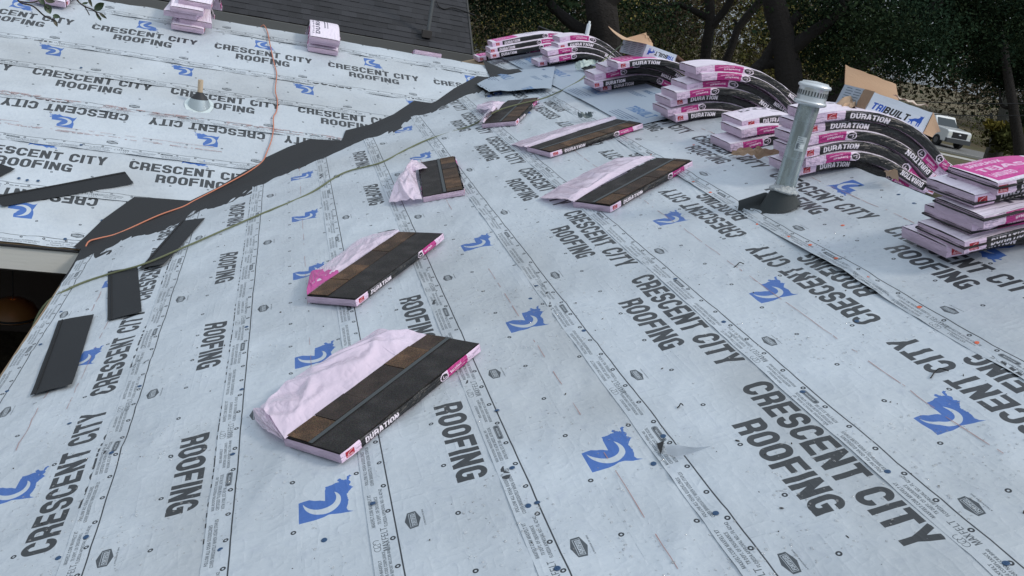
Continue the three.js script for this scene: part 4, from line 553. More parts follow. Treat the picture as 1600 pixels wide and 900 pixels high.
// scraps of brown paper and film
function scrap(name, label, cat, pts, mat, seed, amp = 0.03) {
  const t = thing(name, label, cat); const P = pts.map(([s, a, h]) => onMain(s, a, h)); t.position.copy(P[0]); const n = P.length / 2;
  const lo = new THREE.CatmullRomCurve3(P.slice(0, n)), hi = new THREE.CatmullRomCurve3(P.slice(n).reverse());
  mesh('sheet', grid(26, 9, (u, v) => { const p = lo.getPoint(u).lerp(hi.getPoint(u), v); const r = 1 - Math.abs(2 * noise(u * 5 + seed, v * 2.4 + seed) - 1), e = 0.35 + noise(u * 13, seed) * 0.5; p.addScaledVector(NM, amp * r * e + 0.006 + amp * 0.5 * noise(u * 9 + seed, v * 5)); p.x += 0.012 * (noise(u * 14, v * 3 + seed) - 0.5); return { p: p.sub(P[0]), uv: [u, v * 0.4] }; }), mat, t); return t;
}
scrap('paper_scrap', 'crumpled brown paper scrap lying in front of the low stack', 'paper scrap', [[3.408, 5.554, 0.01], [3.472, 5.397, 0.01], [3.531, 5.323, 0.02], [3.654, 5.211, 0.03], [3.674, 5.262, 0.06], [3.562, 5.324, 0.06], [3.528, 5.481, 0.05], [3.444, 5.584, 0.01]], kraftDark, 3, 0.05);
{ const q = (u, v) => { const p = [3.454, 1.608, -4.95]; return p; };
  const t = thing('paper_scrap', 'brown cardboard scrap on the bundles between the pipe and open box', 'paper scrap'), O = V3(...[3.397, 1.592, -4.9]); t.position.copy(O);
  const row = (l) => new THREE.CatmullRomCurve3(l.map((p) => V3(...p).sub(O))), lo = row([[3.393, 1.592, -4.9], [3.459, 1.601, -4.88], [3.558, 1.624, -4.88], [3.616, 1.654, -4.88]]), hi = row([[3.528, 1.618, -5.05], [3.58, 1.669, -5.05], [3.661, 1.694, -5.05], [3.731, 1.67, -5.05]]);
  mesh('sheet', grid(20, 8, (u, v) => { const p = lo.getPoint(u).lerp(hi.getPoint(u), v); p.y += 0.012 + 0.05 * sstep(0.25, 0.6, u) * (1 - Math.abs(2 * noise(u * 5, v * 3 + 4) - 1)); return { p }; }), kraft, t); }
{ const t = thing('paper_scrap', 'scrap of brown paper wedged under the right end of the pipe-side stack', 'paper scrap'), P = [[3.935, 4.507, 0.03], [3.913, 4.359, 0.04], [3.918, 4.381, 0.09], [3.876, 4.457, 0.08]].map(([s, a, h]) => onMain(s, a, h)), O = P[0].clone(); t.position.copy(O);
  mesh('sheet', grid(12, 8, (u, v) => { const p = P[0].clone().lerp(P[1], u).lerp(P[3].clone().lerp(P[2], u), v).sub(O); p.addScaledVector(NM, 0.03 * noise(u * 4, v * 4)); return { p }; }), kraft, t); }
scrap('film_scrap', 'crumpled whitish film scrap lying left of the small cardboard box stack', 'film scrap', [[3.639, 9.948, 0.01], [3.673, 9.827, 0.02], [3.801, 9.802, 0.03], [3.928, 9.915, 0.03], [3.884, 9.82, 0.08], [3.802, 9.858, 0.09], [3.71, 9.911, 0.1], [3.669, 10.048, 0.06]], std({ color: lin(0.62, 0.72, 0.68), roughness: 0.4, bumpMap: rep(creaseTex, 2, 2), bumpScale: 0.01 }), 6, 0.05);
scrap('membrane_scrap', 'dark torn membrane scrap beside the whitish film near the ridge', 'membrane scrap', [[3.695, 9.892, 0.03], [3.68, 9.706, 0.02], [3.702, 9.587, 0.01], [3.745, 9.529, 0.01], [3.869, 9.784, 0.05], [3.812, 9.805, 0.05], [3.769, 9.866, 0.05], [3.699, 9.848, 0.05]], M.felt, 9, 0.02);
scrap('torn_scrap', 'small curled dark and silver scrap behind a long opened bundle', 'scrap', [[2.923, 7.626, 0.01], [2.916, 7.484, 0.02], [2.965, 7.486, 0.01], [3.018, 7.495, 0.01], [3.002, 7.468, 0.06], [2.962, 7.5, 0.05], [2.92, 7.499, 0.07], [2.873, 7.463, 0.08]], std({ color: lin(0.13, 0.17, 0.18), roughness: 0.45 }), 2, 0.04);
{
  const t = thing('caulk_tube', 'white caulk tube standing upright on a far stack of bundles', 'caulk tube'), b = V3(...[3.736, 1.582, -10.7]), e = V3(...[3.738, 1.803, -10.7]), h = e.distanceTo(b); t.position.copy(b); t.quaternion.setFromUnitVectors(V3(0, 1, 0), e.clone().sub(b).normalize());
  const [c, g] = canvas(128, 256); g.fillStyle = '#dfe6ea'; g.fillRect(0, 0, 128, 256); g.fillStyle = '#7b8790'; for (let k = 0; k < 6; k++) g.fillRect(20, 60 + k * 24, 70, 8); g.fillStyle = '#a8404a'; g.fillRect(20, 110, 60, 26);
  mesh('barrel', lathe([[0.0, 0], [0.026, 0], [0.026, h * 0.82], [0.022, h * 0.84], [0.012, h * 0.85]], 20), std({ map: canvasTex(c), roughness: 0.4 }), t); mesh('nozzle', lathe([[0.014, h * 0.84], [0.014, h * 0.93], [0.011, h], [0, h]], 16), std({ color: lin(0.8, 0.83, 0.85), roughness: 0.4 }), t);
}
// loose bent nails
for (const [p, l, lab] of [[[2.569, 3.827], 0.07, 'loose roofing nail lying by a printed ring right of centre'], [[2.714, 2.49], 0.10, 'bent black nail standing near the worn blue print'], [[1.74, 2.703], 0.03, 'tiny loose staple between two seams']]) {
  const t = thing('loose_nail', lab, 'nail'); t.position.copy(onMain(p[0], p[1], mainTop(...p) + 0.003)); t.quaternion.copy(qMain).multiply(turn(0.6));
  mesh('shank', tube([V3(-l / 2, 0.003, 0), V3(0, 0.004, 0), V3(l * 0.2, 0.012, l * 0.1), V3(l * 0.3, 0.004, l * 0.4)], 0.0026, 12, 6), blackEdge, t);
}

// ---------- the neighbouring house beyond the cross ridge ----------
{
  const t = thing('neighbour_house', 'neighbouring house with a dark shingled roof beyond the cross ridge', 'house');
  const X1 = 3.25, X0 = -14, Y = 0.82, Z = -15, q = 33 * Math.PI / 180, up = V3(0, Math.sin(q), -Math.cos(q)), n = V3(0, Math.cos(q), Math.sin(q));
  t.position.set(0, -2.8, Z); const P = (x, l, h) => V3(x, Y + 2.8, 0).addScaledVector(up, l).addScaledVector(n, h);
  const R = rng(91), EXP = 0.143, sh = std({ vertexColors: true, color: 0xffffff, roughness: 0.88, bumpMap: rep(grain, 8, 1), bumpScale: 0.002 });
  for (let k = 0; k < 40; k++) {                               // each course a row of tabs, thicker ones standing proud
    const pos = [], col = [], idx = [], uv = []; let x = X0 - R() * 0.2;
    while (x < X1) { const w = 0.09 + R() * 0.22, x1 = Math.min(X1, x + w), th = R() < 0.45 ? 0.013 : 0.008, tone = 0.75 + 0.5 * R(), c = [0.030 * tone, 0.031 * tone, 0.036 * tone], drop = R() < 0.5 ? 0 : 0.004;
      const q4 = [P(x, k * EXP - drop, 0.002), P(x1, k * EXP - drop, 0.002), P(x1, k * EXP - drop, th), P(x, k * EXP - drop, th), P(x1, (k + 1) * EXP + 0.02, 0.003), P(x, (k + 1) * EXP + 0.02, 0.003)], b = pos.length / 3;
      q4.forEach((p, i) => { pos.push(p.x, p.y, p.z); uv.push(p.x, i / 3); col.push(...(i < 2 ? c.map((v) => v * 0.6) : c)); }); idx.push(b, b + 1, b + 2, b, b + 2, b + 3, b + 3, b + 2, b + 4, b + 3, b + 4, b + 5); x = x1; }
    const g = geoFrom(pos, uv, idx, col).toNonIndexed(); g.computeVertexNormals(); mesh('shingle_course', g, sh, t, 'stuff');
  }
  const boards = std({ color: lin(0.105, 0.105, 0.10), roughness: 0.6 }), W = X1 - X0, cx = (X0 + X1) / 2;
  const eb = box(W + 0.06, 0.13, 0.13, cx, Y + 2.8 - 0.075, 0.05); mesh('gutter', eb, boards, t);
  mesh('fascia', box(W, 0.2, 0.03, cx, Y + 2.8 - 0.16, -0.05), std({ color: lin(0.05, 0.05, 0.05), roughness: 0.7 }), t);
  const rk = box(0.03, 0.16, 6.2); rk.rotateX(q); const m = P(X1 + 0.016, 2.9, -0.06); rk.translate(m.x, m.y, m.z); mesh('rake_board', rk, std({ color: lin(0.045, 0.045, 0.045), roughness: 0.7 }), t);
  const deck = box(W, 0.06, 6.0); deck.rotateX(q); const dm = P(cx, 2.9, -0.04); deck.translate(dm.x, dm.y, dm.z); mesh('roof_deck', deck, M.darkWall, t);
  const back = box(W, 0.06, 6.0); back.rotateX(-q); back.translate(cx, dm.y, dm.z - 4.95); mesh('roof_deck', back, sh.clone(), t); back.setAttribute('color', new THREE.Float32BufferAttribute(new Float32Array(72).fill(0.03), 3));
  const H = Y + 2.8 - 0.15; for (let k = 0; k < 110; k++) { const x = X0 + 0.3 + k * 0.155; if (x > X1 - 0.4) break; mesh('wall_board', box(0.148, H, 0.025, x, H / 2, -0.62 - 0.004 * (k % 3)), M.darkWall, t); }
  { const s = new THREE.Shape([[0.5, 0], [9.4, 0], [9.4, H - 0.1], [4.9, H + 2.7], [0.5, H - 0.1]].map(([x, y]) => new THREE.Vector2(x, y))), g = new THREE.ExtrudeGeometry(s, { depth: 0.1, bevelEnabled: false }); g.rotateY(Math.PI / 2); g.translate(X1 - 0.4, 0, 0); mesh('gable_wall', g, M.darkWall, t); }
  // the mast with its cable and flashing
  const b = [2.467, 1.014, -15.206], e = [[2.467, 1.014, -15.206][0] + 0.02, [2.467, 1.014, -15.206][1] + 2.2, [2.467, 1.014, -15.206][2]];
  const mast = mesh('service_mast', tube([V3(...b), V3(...e)].map((p) => V3(p.x, p.y + 2.8, p.z - Z)), 0.032, 4, 12), std({ color: lin(0.14, 0.15, 0.155), roughness: 0.5, metalness: 0.4 }), t);
  mesh('mast_boot', box(0.16, 0.12, 0.15, b[0] - 0.02, b[1] + 2.8, b[2] - Z + 0.02), std({ color: lin(0.045, 0.04, 0.038), roughness: 0.7 }), mast);
  const c1 = tube([[2.672, 1.545, -16.025], [2.718, 1.469, -15.945], [2.812, 1.443, -15.923], [2.952, 1.488, -15.956], [3.16, 1.472, -15.913], [3.351, 1.438, -15.769]].map((p) => V3(p[0], p[1] + 2.8, p[2] - Z)), 0.012, 30, 6); mesh('service_cable', c1, blackEdge, t);
}

// ---------- the dark court below the eave, with a lamp ----------
{
  const t = thing('pendant_lamp', 'amber glowing pendant lamp in the dark porch under the eave', 'lamp'), p = [-2.211, -1.859, -8.6]; t.position.set(...p);
  mesh('shade', lathe([[0.03, 0.17], [0.10, 0.16], [0.19, 0.10], [0.235, 0.0], [0.23, -0.01], [0.185, 0.09], [0.09, 0.15], [0.02, 0.16]], 36), new THREE.MeshPhysicalMaterial({ color: lin(0.30, 0.14, 0.04), roughness: 0.5, transmission: 0.35, thickness: 0 }), t);
  mesh('band', new THREE.TorusGeometry(0.228, 0.012, 8, 40).rotateX(Math.PI / 2).translate(0, 0.012, 0), blackEdge, t);
  mesh('bulb', new THREE.SphereGeometry(0.035, 16, 12), std({ color: 0x221100, emissive: lin(1, 0.5, 0.15), emissiveIntensity: 0.6 }), t).castShadow = false;
  mesh('cord', tube([V3(0, 0.16, 0), V3(0, 0.5, 0), V3(0, 0.95, 0)], 0.006, 6, 6), blackEdge, t);
  const l = new THREE.PointLight(new THREE.Color(1, 0.5, 0.16), 0.035); l.name = 'lamp_light'; l.position.copy(t.position); l.castShadow = true; l.shadow.radius = 2; scene.add(l);
}

// ---------- ground, street, verge ----------
{
  const soil = std({ vertexColors: true, roughness: 1, bumpMap: rep(blotch, 160, 160), bumpScale: 0.05 });
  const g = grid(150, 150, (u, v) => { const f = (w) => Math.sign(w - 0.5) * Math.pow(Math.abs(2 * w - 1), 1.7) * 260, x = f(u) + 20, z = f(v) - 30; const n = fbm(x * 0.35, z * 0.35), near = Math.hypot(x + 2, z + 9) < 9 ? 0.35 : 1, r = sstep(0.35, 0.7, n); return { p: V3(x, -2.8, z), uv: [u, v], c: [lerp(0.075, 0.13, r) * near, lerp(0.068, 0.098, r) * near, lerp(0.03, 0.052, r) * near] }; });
  { const a = g.index.array; for (let i = 0; i < a.length; i += 3) { const q = a[i]; a[i] = a[i + 1]; a[i + 1] = q; } g.computeVertexNormals(); }
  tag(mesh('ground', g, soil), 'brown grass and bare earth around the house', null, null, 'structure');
  const d = V3(0.88, 0, 0.475), nn = V3(0.475, 0, -0.88), c = V3(46.6, 0, -51.2);
  const strip = (name, off, w, y, mat, label, x0 = -60, x1 = 60) => tag(mesh(name, grid(60, 3, (u, v) => ({ p: c.clone().addScaledVector(d, lerp(x0, x1, u)).addScaledVector(nn, off + (v - 0.5) * w).setY(y), uv: [u * 30, v * 2] })), mat), label, null, null, 'structure');
  strip('road', 0.6, 7.4, -2.792, std({ color: lin(0.17, 0.17, 0.168), roughness: 0.9, bumpMap: rep(grain, 2, 2), bumpScale: 0.01 }), 'grey asphalt street beyond the trees');
  const kb = box(120, 0.14, 0.18); kb.applyQuaternion(new THREE.Quaternion().setFromUnitVectors(V3(1, 0, 0), d)); const kc = c.clone().addScaledVector(nn, -3.2); kb.translate(kc.x, -2.73, kc.z); tag(mesh('kerb', kb, std({ color: lin(0.35, 0.34, 0.32), roughness: 0.9 })), 'concrete kerb along the near side of the street', null, null, 'structure');
  strip('pavement', -5.6, 1.5, -2.776, std({ color: lin(0.42, 0.41, 0.38), roughness: 0.9, bumpMap: rep(blotch, 2, 2), bumpScale: 0.01 }), 'pale concrete pavement beside the street');
  const dw = grid(6, 20, (u, v) => { const a = V3(...[24.946, -2.785, -29.387]), b = V3(...[30.386, -2.785, -32.395]), e = V3(...[30.52, -2.785, -35.138]), f = V3(...[32.207, -2.785, -35.762]); return { p: a.lerp(b, u).lerp(e.lerp(f, u), v), uv: [u * 4, v * 8] }; });
  tag(mesh('driveway', dw, std({ color: lin(0.24, 0.245, 0.24), roughness: 0.9, side: THREE.DoubleSide })), 'grey driveway slab below the ridge at right', null, null, 'structure');
}

// ---------- white pickup on the street ----------
{
  const t = thing('parked_pickup', 'white pickup parked on the street, partly behind the cardboard box', 'pickup');
  const p = [47.629, -2.79, -54.459]; t.position.set(p[0], -2.79, p[2]); t.rotation.y = -1.67; t.scale.setScalar(1.0);
  const body = (pts, w, bev, z0) => { const s = new THREE.Shape(pts.map(([x, y]) => new THREE.Vector2(x, y))); const g = new THREE.ExtrudeGeometry(s, { depth: w - 2 * bev, bevelEnabled: true, bevelSize: bev, bevelThickness: bev, bevelSegments: 3 }); g.translate(0, 0, -w / 2 + bev); return g; };
  const white = new THREE.MeshPhysicalMaterial({ color: lin(0.72, 0.74, 0.74), roughness: 0.35, clearcoat: 0.8 }), blk = std({ color: lin(0.015, 0.016, 0.018), roughness: 0.5 }), glass = std({ color: lin(0.02, 0.03, 0.035), roughness: 0.08 });
  mesh('body', body([[-2.7, 0.55], [0.95, 0.5], [1.1, 0.5], [2.62, 0.5], [2.72, 0.62], [2.7, 1.16], [2.55, 1.24], [1.15, 1.32], [0.5, 1.34], [-0.9, 1.34], [-2.7, 1.34]], 1.94, 0.07), white, t);
  mesh('cab', body([[-0.95, 1.3], [1.15, 1.3], [0.5, 1.96], [-0.75, 1.98]], 1.72, 0.09), white, t);
  const ws = grid(1, 1, (u, v) => ({ p: V3(lerp(1.24, 0.68, v), lerp(1.36, 1.92, v), (u - 0.5) * lerp(1.62, 1.42, v)) })); mesh('windscreen', ws, glass, t);
  for (const s of [-1, 1]) { mesh('side_window', box(1.2, 0.46, 0.02, -0.05, 1.63, s * 0.875), glass, t); const hl = mesh('headlight', box(0.1, 0.2, 0.34, 2.74, 1.02, s * 0.76), std({ color: lin(0.8, 0.82, 0.75), roughness: 0.15 }), t); mesh('door_mirror', box(0.12, 0.2, 0.22, 0.75, 1.42, s * 1.05), blk, t);
    for (const x of [-1.75, 1.75]) { const w = mesh('wheel', new THREE.CylinderGeometry(0.39, 0.39, 0.28, 24).rotateX(Math.PI / 2).translate(x, 0.39, s * 0.88), blk, t); mesh('rim', new THREE.CylinderGeometry(0.22, 0.22, 0.02, 16).rotateX(Math.PI / 2).translate(x, 0.39, s * 1.03), std({ color: lin(0.25, 0.25, 0.26), metalness: 0.7, roughness: 0.4 }), w); } }
  const gr = mesh('grille', box(0.07, 0.42, 1.22, 2.76, 0.98, 0), blk, t); mesh('badge', new THREE.SphereGeometry(0.5, 16, 8).scale(0.06, 0.1, 0.22).translate(2.8, 1.02, 0), std({ color: lin(0.6, 0.62, 0.65), metalness: 0.6, roughness: 0.3 }), gr);
  mesh('bumper', box(0.22, 0.3, 1.96, 2.78, 0.58, 0), std({ color: lin(0.06, 0.065, 0.07), roughness: 0.5 }), t);
}

// ---------- trees ----------
const bark = std({ color: lin(0.022, 0.018, 0.016), roughness: 0.95, bumpMap: rep(blotch, 4, 10), bumpScale: 0.04 }), barkPale = std({ color: lin(0.085, 0.083, 0.072), roughness: 0.95, bumpMap: rep(blotch, 4, 8), bumpScale: 0.03 });
const leafMat = new THREE.MeshPhysicalMaterial({ vertexColors: true, roughness: 1, specularIntensity: 0.15, side: THREE.DoubleSide });
// leaf-sized faces scattered through clumps; every clump has its own tone
function leaves(clumps, count, size, tones, seed, flat = 0.7) {
  const R = rng(seed), pos = [], col = [], idx = [], weight = clumps.map((c) => c[3] ** 2), sum = weight.reduce((a, b) => a + b, 0);
  clumps.forEach(([cx, cy, cz, r], k) => {
    const n = Math.round(count * weight[k] / sum), tone = tones[Math.floor(R() * tones.length)], lum = 0.6 + R() * 0.9, sub = Array.from({ length: 9 }, () => [(R() - 0.5) * 1.5 * r, (R() - 0.5) * 1.2 * r, (R() - 0.5) * 1.5 * r]);
    for (let i = 0; i < n; i++) {
      const s = sub[Math.floor(R() * 9)], g = () => (R() + R() + R() - 1.5) * 0.62 * r, x = cx + s[0] + g(), y = cy + (s[1] + g()) * flat, z = cz + s[2] + g(), l = size * (0.6 + R() * 0.8), w = l * (0.35 + R() * 0.3), a = R() * 6.28, e = (R() - 0.5) * 2.2;
      const d = V3(Math.cos(a) * Math.cos(e), Math.sin(e), Math.sin(a) * Math.cos(e)).multiplyScalar(l / 2), q = V3(R() - 0.5, R() - 0.5, R() - 0.5).cross(d).normalize().multiplyScalar(w / 2), b = pos.length / 3, k2 = lum * (0.84 + R() * 0.32);
      pos.push(x - d.x, y - d.y, z - d.z, x + q.x, y + q.y, z + q.z, x + d.x, y + d.y, z + d.z, x - q.x, y - q.y, z - q.z); for (let m = 0; m < 4; m++) col.push(tone[0] * k2, tone[1] * k2, tone[2] * k2); idx.push(b, b + 1, b + 2, b, b + 2, b + 3);
    }
  });
  return geoFrom(pos, null, idx, col);
}
const DEEP = [[0.018, 0.033, 0.016], [0.024, 0.038, 0.018], [0.013, 0.026, 0.015]], OLIVE = [[0.10, 0.092, 0.028], [0.075, 0.078, 0.028], [0.13, 0.11, 0.036]], DRY = [[0.060, 0.046, 0.032], [0.045, 0.040, 0.027], [0.078, 0.062, 0.042]];
function tree(name, label, group, limbs, clumps, opt) {
  const t = thing(name, label, 'tree', group), b = V3(limbs[0][0][0][0], -2.8, limbs[0][0][0][2]); t.position.copy(b);
  const L = (p) => V3(...p).sub(b), tr = limbs.map(([pts, r0, r1], i) => taper((i ? pts : [[pts[0][0], -2.95, pts[0][2]], ...pts]).map(L), r0 * (i ? 1 : 1.25), r1, 16, 9, 0.14, i + opt.seed));
  mesh('trunk', tr[0], opt.bark ?? bark, t); tr.slice(1).forEach((g) => mesh('limb', g, opt.bark ?? bark, t));
  if (clumps.length) { const g = leaves(clumps, opt.n ?? 6000, opt.size ?? 0.16, opt.tones ?? DEEP, opt.seed); g.translate(-b.x, -b.y, -b.z); mesh('crown', g, leafMat, t); }
  return t;
}
const OAKS = 'dark oaks standing beyond the ridge';
tree('oak_tree', 'massive dark oak trunk rising behind the caulk tube', OAKS, [[[[7.088, 1.036, -18.702], [6.963, 1.5, -18.749], [6.801, 1.882, -18.808], [6.778, 2.536, -19.347], [6.612, 3.727, -19.932]], 0.42, 0.28], [[[6.782, 1.324, -18.815], [6.4, 1.479, -19.159], [5.985, 1.752, -19.607], [5.646, 2.152, -20.227]], 0.17, 0.08], [[[6.839, 2.026, -18.794], [7.141, 2.493, -18.682], [7.471, 3.091, -18.552]], 0.2, 0.1]], [[5.812, 2.042, -20.18], [4.873, 1.745, -19.912], [8.011, 2.308, -19.952], [6.73, 2.616, -20.945], [7.153, 3.148, -19.744], [6.015, 3.202, -20.12], [4.984, 2.586, -20.4], [4.371, 1.54, -19.517], [5.94, 1.333, -22.22]].map((p, i) => [...p, 0.8 + 0.2 * (i % 3)]), { seed: 1, n: 16000, size: 0.075 });
tree('oak_tree', 'forked dark oak trunk with a limb reaching left above the small box', OAKS, [[[[10.423, 0.951, -20.503], [10.358, 1.608, -20.536], [10.301, 2.224, -20.564], [10.17, 2.66, -20.629], [9.823, 3.649, -20.797]], 0.17, 0.11], [[[10.343, 2.045, -20.543], [10.519, 2.394, -20.454], [10.631, 2.756, -20.395], [10.699, 3.525, -20.36]], 0.12, 0.06], [[[10.239, 2.241, -20.595], [9.803, 2.367, -20.806], [9.494, 2.427, -20.949], [9.087, 2.249, -21.129], [8.656, 2.286, -21.309]], 0.09, 0.035], [[[9.501, 2.397, -20.946], [9.491, 2.052, -20.951], [9.481, 1.83, -20.955]], 0.03, 0.015]], [[9.47, 3.574, -21.507], [10.64, 3.953, -21.513], [8.849, 3.13, -22.309], [11.295, 4.234, -21.176], [10.042, 4.603, -21.798]].map((p) => [...p, 1.0]), { seed: 2, n: 7000, size: 0.08 });
tree('oak_tree', 'leaning dark oak trunk between the forked trunk and the mass at right', OAKS, [[[[10.365, 1.087, -19.405], [10.438, 1.592, -19.366], [10.439, 2.042, -19.366], [10.58, 2.458, -19.289], [10.775, 2.85, -19.18], [11.098, 3.632, -18.996]], 0.13, 0.08], [[[10.432, 2.071, -19.369], [10.431, 2.189, -19.37], [10.321, 2.314, -19.429]], 0.06, 0.03]], [[11.446, 3.544, -19.371], [11.928, 3.499, -19.078], [10.724, 4.118, -19.21]].map((p) => [...p, 0.9]), { seed: 3, n: 6000, size: 0.08 });
tree('oak_tree', 'broad dark oak with several stems behind the vent pipe cap', OAKS, [[[[10.225, 1.017, -16.014], [9.987, 1.677, -16.163], [9.791, 2.208, -16.283], [9.548, 2.659, -16.427], [9.269, 3.344, -16.586]], 0.34, 0.2], [[[9.866, 1.583, -16.238], [9.599, 1.52, -16.397], [9.37, 1.208, -16.299]], 0.1, 0.14], [[[9.614, 1.458, -16.388], [9.747, 2.071, -16.309], [9.994, 2.631, -16.159]], 0.13, 0.08], [[[9.984, 1.869, -16.165], [10.285, 2.321, -15.975], [10.594, 2.764, -15.772], [10.643, 3.384, -15.739]], 0.16, 0.08]], [[10.641, 2.86, -16.341], [11.386, 2.729, -16.443], [10.858, 2.213, -16.796], [10.032, 3.109, -16.722], [11.464, 3.259, -16.388], [11.547, 1.908, -16.939], [11.188, 2.408, -15.357], [11.739, 2.981, -15.571], [12.471, 2.471, -15.636]].map((p, i) => [...p, 0.85 + 0.2 * (i % 2)]), { seed: 4, n: 22000, size: 0.075 });
tree('oak_tree', 'slanting dark oak behind the open cardboard box', OAKS, [[[[13.696, 0.633, -19.708], [13.89, 1.342, -19.572], [14.147, 1.955, -19.387], [14.416, 2.275, -19.188], [14.782, 2.83, -18.908], [15.145, 3.67, -18.618]], 0.22, 0.12], [[[14.171, 1.961, -19.37], [13.841, 2.165, -19.607], [13.543, 2.219, -19.814]], 0.09, 0.04], [[[14.789, 2.801, -18.902], [14.935, 2.406, -18.787], [14.726, 2.103, -18.951]], 0.05, 0.02]], [[15.002, 3.338, -18.733], [15.996, 3.79, -19.213], [15.203, 2.875, -19.213], [16.32, 3.403, -18.938], [16.561, 3.767, -18.728], [16.072, 3.03, -19.149], [15.277, 2.108, -19.789], [16.771, 3.359, -18.54], [17.097, 3.743, -18.24], [15.591, 4.007, -19.543], [16.416, 4.339, -18.855], [17.254, 3.931, -18.091]].map((p, i) => [...p, 0.85 + 0.2 * (i % 2)]), { seed: 5, n: 22000, size: 0.09 });
tree('street_tree', 'pale grey street tree at the right edge with yellowing leaves', null, [[[[29.519, -1.263, -29.877], [29.486, -0.607, -29.91], [29.437, 0.037, -29.958], [29.42, 0.686, -29.974], [29.308, 1.723, -30.084], [29.141, 3.251, -30.246]], 0.42, 0.2], [[[29.447, 0.287, -29.948], [29.138, 0.538, -30.249], [28.973, 0.919, -30.407]], 0.12, 0.05]], [[29.031, 0.133, -28.952], [28.89, 0.297, -29.093], [28.532, 0.495, -29.443]].map((p, i) => [...p, 0.75 - 0.2 * i]), { seed: 6, n: 1500, size: 0.24, tones: [[0.12, 0.10, 0.022], [0.07, 0.075, 0.025]], bark: barkPale });
tree('oak_tree', 'dark tree overhanging the street at the right edge', OAKS, [[[[25.855, -0.424, -25.05], [25.517, 0.741, -25.395], [25.149, 1.77, -25.759], [24.778, 2.792, -26.116], [24.382, 4.02, -26.486]], 0.22, 0.12], [[[25.321, 1.367, -25.59], [25.031, 1.389, -25.873], [24.845, 1.905, -26.053]], 0.08, 0.03]], [[26.024, 2.283, -26.302], [25.291, 2.765, -27.007], [26.451, 1.255, -25.871], [25.725, 2.477, -27.968], [25.813, 3.141, -26.508], [26.592, 0.239, -25.726], [25.755, 3.671, -27.941], [26.43, -0.138, -25.174]].map((p, i) => [...p, [0.9, 0.9, 0.7, 0.8, 1.1, 0.4, 1.0, 0.4][i]]), { seed: 7, n: 14000, size: 0.12 });
// undergrowth, hedge of shrubs, and the far wood: masses past counting
{
  const R = rng(61), mk = (name, label, cat, list, n, size, tones, seed, flat) => tag(mesh(name, leaves(list, n, size, tones, seed, flat), leafMat), label, cat, null, 'stuff');
  const under = []; for (let i = 0; i < 90; i++) { const az = lerp(0.17, 0.62, R()), d = lerp(29, 40, R()); under.push([Math.sin(az) * d, -2.2 + R() * (az > 0.3 && az < 0.58 ? 6.5 : 4), -Math.cos(az) * d, 1.1 + R() * 0.8]); }
  mk('undergrowth', 'tangled olive undergrowth between the dark trunks', 'undergrowth', under, 80000, 0.11, [...OLIVE.map((c) => c.map((v) => v * 1.5)), ...DRY, OLIVE[2]], 5, 0.8);
  const bank = []; for (let i = 0; i < 110; i++) { const k = lerp(-46, 34, R()), o = 8 + R() * 9; bank.push([46.6 + 0.88 * k + 0.475 * o, -2.0 + R() * 9, -51.2 + 0.475 * k - 0.88 * o, 2.0 + R() * 1.6]); }
  mk('roadside_thicket', 'brown roadside thicket behind the white pickup', 'thicket', bank, 95000, 0.2, [...DRY.map((c) => c.map((v) => v * 1.25)), ...DRY.map((c) => c.map((v) => v * 1.0)), OLIVE[1], DEEP[0]], 6, 0.9);
  const far = []; for (let i = 0; i < 260; i++) { const az = lerp(-0.75, 1.45, R()), d = (az > 0.42 ? 104 : 66) + R() * 38; far.push([Math.sin(az) * d, -2 + Math.pow(R(), 0.8) * 22, -Math.cos(az) * d, 4.2 + R() * 2.5]); }
  mk('far_wood', 'dark wood closing the view behind the neighbour and the street', 'wood', far, 170000, 0.7, [...DEEP, DEEP[0], OLIVE[1], DRY[1]], 7, 1);
  const yard = []; for (let i = 0; i < 20; i++) { const az = lerp(-0.01, 0.09, R()), d = lerp(21, 30, R()); yard.push([Math.sin(az) * d, -2.4 + R() * 4.2, -Math.cos(az) * d, 0.7 + R() * 0.6]); }
  mk('garden_shrubs', 'dark green shrubs beside the neighbouring house', 'shrubs', yard, 22000, 0.085, [...DEEP, OLIVE[1]], 8, 0.9);
}
// railing glimpsed between the far stacks, and the overhead wires
{
  const t = thing('railing', 'thin dark metal railing glimpsed behind the far stacks', 'railing'), a = V3(...[4.726, 1.428, -16.33]), b = V3(...[5.711, 1.219, -14.409]); t.position.set(a.x, -2.8, a.z); const L = (p) => p.clone().sub(t.position);
  const m = std({ color: lin(0.02, 0.02, 0.022), roughness: 0.5 }); mesh('rail', tube([L(a), L(b)], 0.022, 2, 6), m, t); const dn = V3(0, -0.16, 0); mesh('rail', tube([L(a).add(dn), L(b).add(dn)], 0.012, 2, 6), m, t);
  for (let k = 0; k <= 9; k++) { const p = L(a.clone().lerp(b, k / 9)); mesh('post', box(0.03, 1.1, 0.03, p.x, p.y - 0.55, p.z), m, t); }
  [[[15.151, 0.519, -25.893], [19.546, 1.185, -22.759], [22.096, 1.948, -20.293], 'upper power line crossing the dark trees at right'], [[15.222, 0.221, -25.851], [19.632, 0.834, -22.684], [22.169, 1.64, -20.212], 'middle power line crossing above the white pickup'], [[17.586, -0.675, -21.788], [18.667, -0.496, -20.87], [20.935, 0.63, -18.594], 'lowest power line crossing the lawn at right']].forEach(([p, q, r, l]) => { const w = mesh('power_line', tube([V3(...p), V3(...q), V3(...r)], 0.014, 40, 5), blackEdge); tag(w, l, 'power line'); });
}
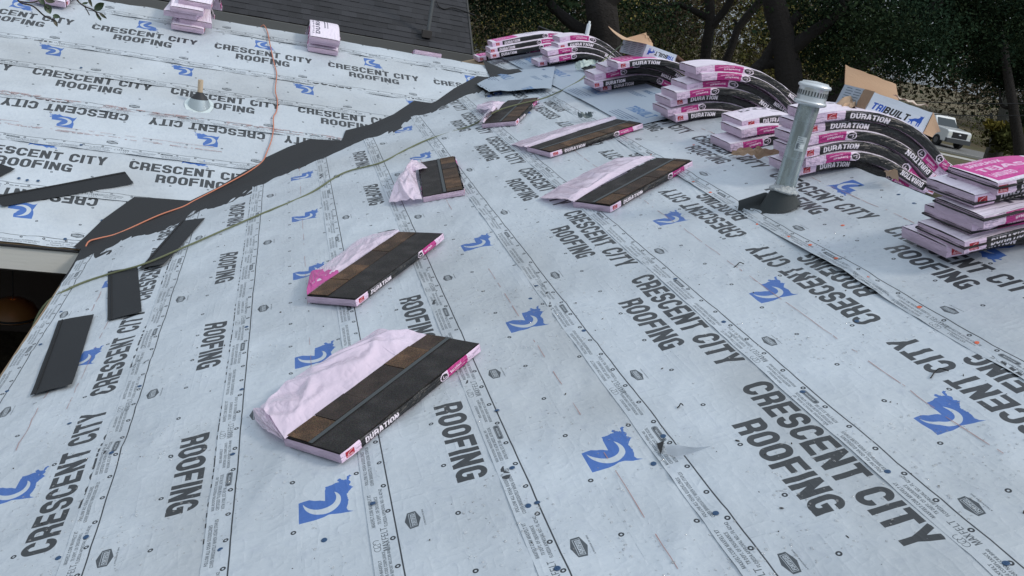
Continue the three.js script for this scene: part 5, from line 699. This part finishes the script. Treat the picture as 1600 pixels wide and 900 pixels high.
// ---------- twig with leaves hanging in at the upper left ----------
{
  const t = thing('leafy_twig', 'thin leafy twig hanging into view at the upper left corner', 'twig'), D = 2.6, W = (u, v, d = D) => V3(0, 0, 0);
  const O = V3(...[-0.591, 1.802, -2.532]); t.position.copy(O); const wood = std({ color: lin(0.045, 0.035, 0.03), roughness: 0.8 }), leaf = [lin(0.045, 0.075, 0.035), lin(0.06, 0.065, 0.035), lin(0.085, 0.075, 0.05)].map((c) => new THREE.MeshPhysicalMaterial({ color: c, roughness: 0.45, side: THREE.DoubleSide, transmission: 0.15, thickness: 0 }));
  const br = (pts, r) => mesh('stem', tube(pts.map((p) => V3(...p).sub(O)), r, 30, 6), wood, t);
  br([[-0.645, 1.777, -2.519], [-0.632, 1.729, -2.522], [-0.597, 1.724, -2.51], [-0.572, 1.704, -2.516], [-0.545, 1.699, -2.501]], 0.0022); br([[-0.632, 1.729, -2.522], [-0.604, 1.731, -2.529], [-0.586, 1.745, -2.554], [-0.583, 1.786, -2.575]], 0.0018); br([[-0.585, 1.772, -2.533], [-0.572, 1.734, -2.516], [-0.559, 1.725, -2.498]], 0.0018); br([[-0.555, 1.789, -2.642], [-0.548, 1.722, -2.644]], 0.0012);
  br([[-0.527, 1.798, -2.546], [-0.502, 1.751, -2.551], [-0.487, 1.741, -2.554], [-0.46, 1.735, -2.539], [-0.444, 1.716, -2.541]], 0.002); br([[-0.487, 1.741, -2.554], [-0.478, 1.726, -2.556], [-0.475, 1.72, -2.556]], 0.0014); br([[-0.46, 1.735, -2.539], [-0.442, 1.73, -2.542]], 0.0012);
  const lf = (a, b, w, k) => { const A = V3(...a).sub(O), B = V3(...b).sub(O), d = B.clone().sub(A), s = d.clone().cross(V3(0.3, 0.6, 1)).normalize(), n = s.clone().cross(d).normalize(), L = d.length(); mesh('leaf', grid(4, 8, (u, v) => { const x = (u - 0.5) * 2, f = Math.pow(Math.sin(Math.PI * Math.pow(v, 0.85)), 0.8); return { p: A.clone().addScaledVector(d, v).addScaledVector(s, x * f * w * L).addScaledVector(n, L * (0.12 * x * x * f - 0.15 * Math.sin(v * 3))) }; }), leaf[k % 3], t); };
  [[[-0.567, 1.736, -2.507], [-0.557, 1.712, -2.509], 0.36, 0], [[-0.55, 1.711, -2.5], [-0.531, 1.71, -2.494], 0.32, 0], [[-0.547, 1.701, -2.501], [-0.537, 1.685, -2.493], 0.22, 2], [[-0.572, 1.744, -2.516], [-0.547, 1.744, -2.511], 0.25, 1], [[-0.572, 1.732, -2.505], [-0.586, 1.751, -2.513], 0.25, 0], [[-0.479, 1.765, -2.556], [-0.469, 1.742, -2.557], 0.16, 1], [[-0.461, 1.738, -2.538], [-0.435, 1.76, -2.523], 0.26, 0], [[-0.457, 1.732, -2.539], [-0.442, 1.713, -2.532], 0.15, 0], [[-0.449, 1.732, -2.541], [-0.429, 1.721, -2.534], 0.17, 1], [[-0.502, 1.751, -2.551], [-0.511, 1.772, -2.549], 0.2, 2], [[-0.493, 1.746, -2.553], [-0.478, 1.752, -2.556], 0.2, 0], [[-0.566, 1.741, -2.517], [-0.558, 1.765, -2.519], 0.3, 0]].forEach((l) => lf(...l));
}
renderer.render(scene, camera);
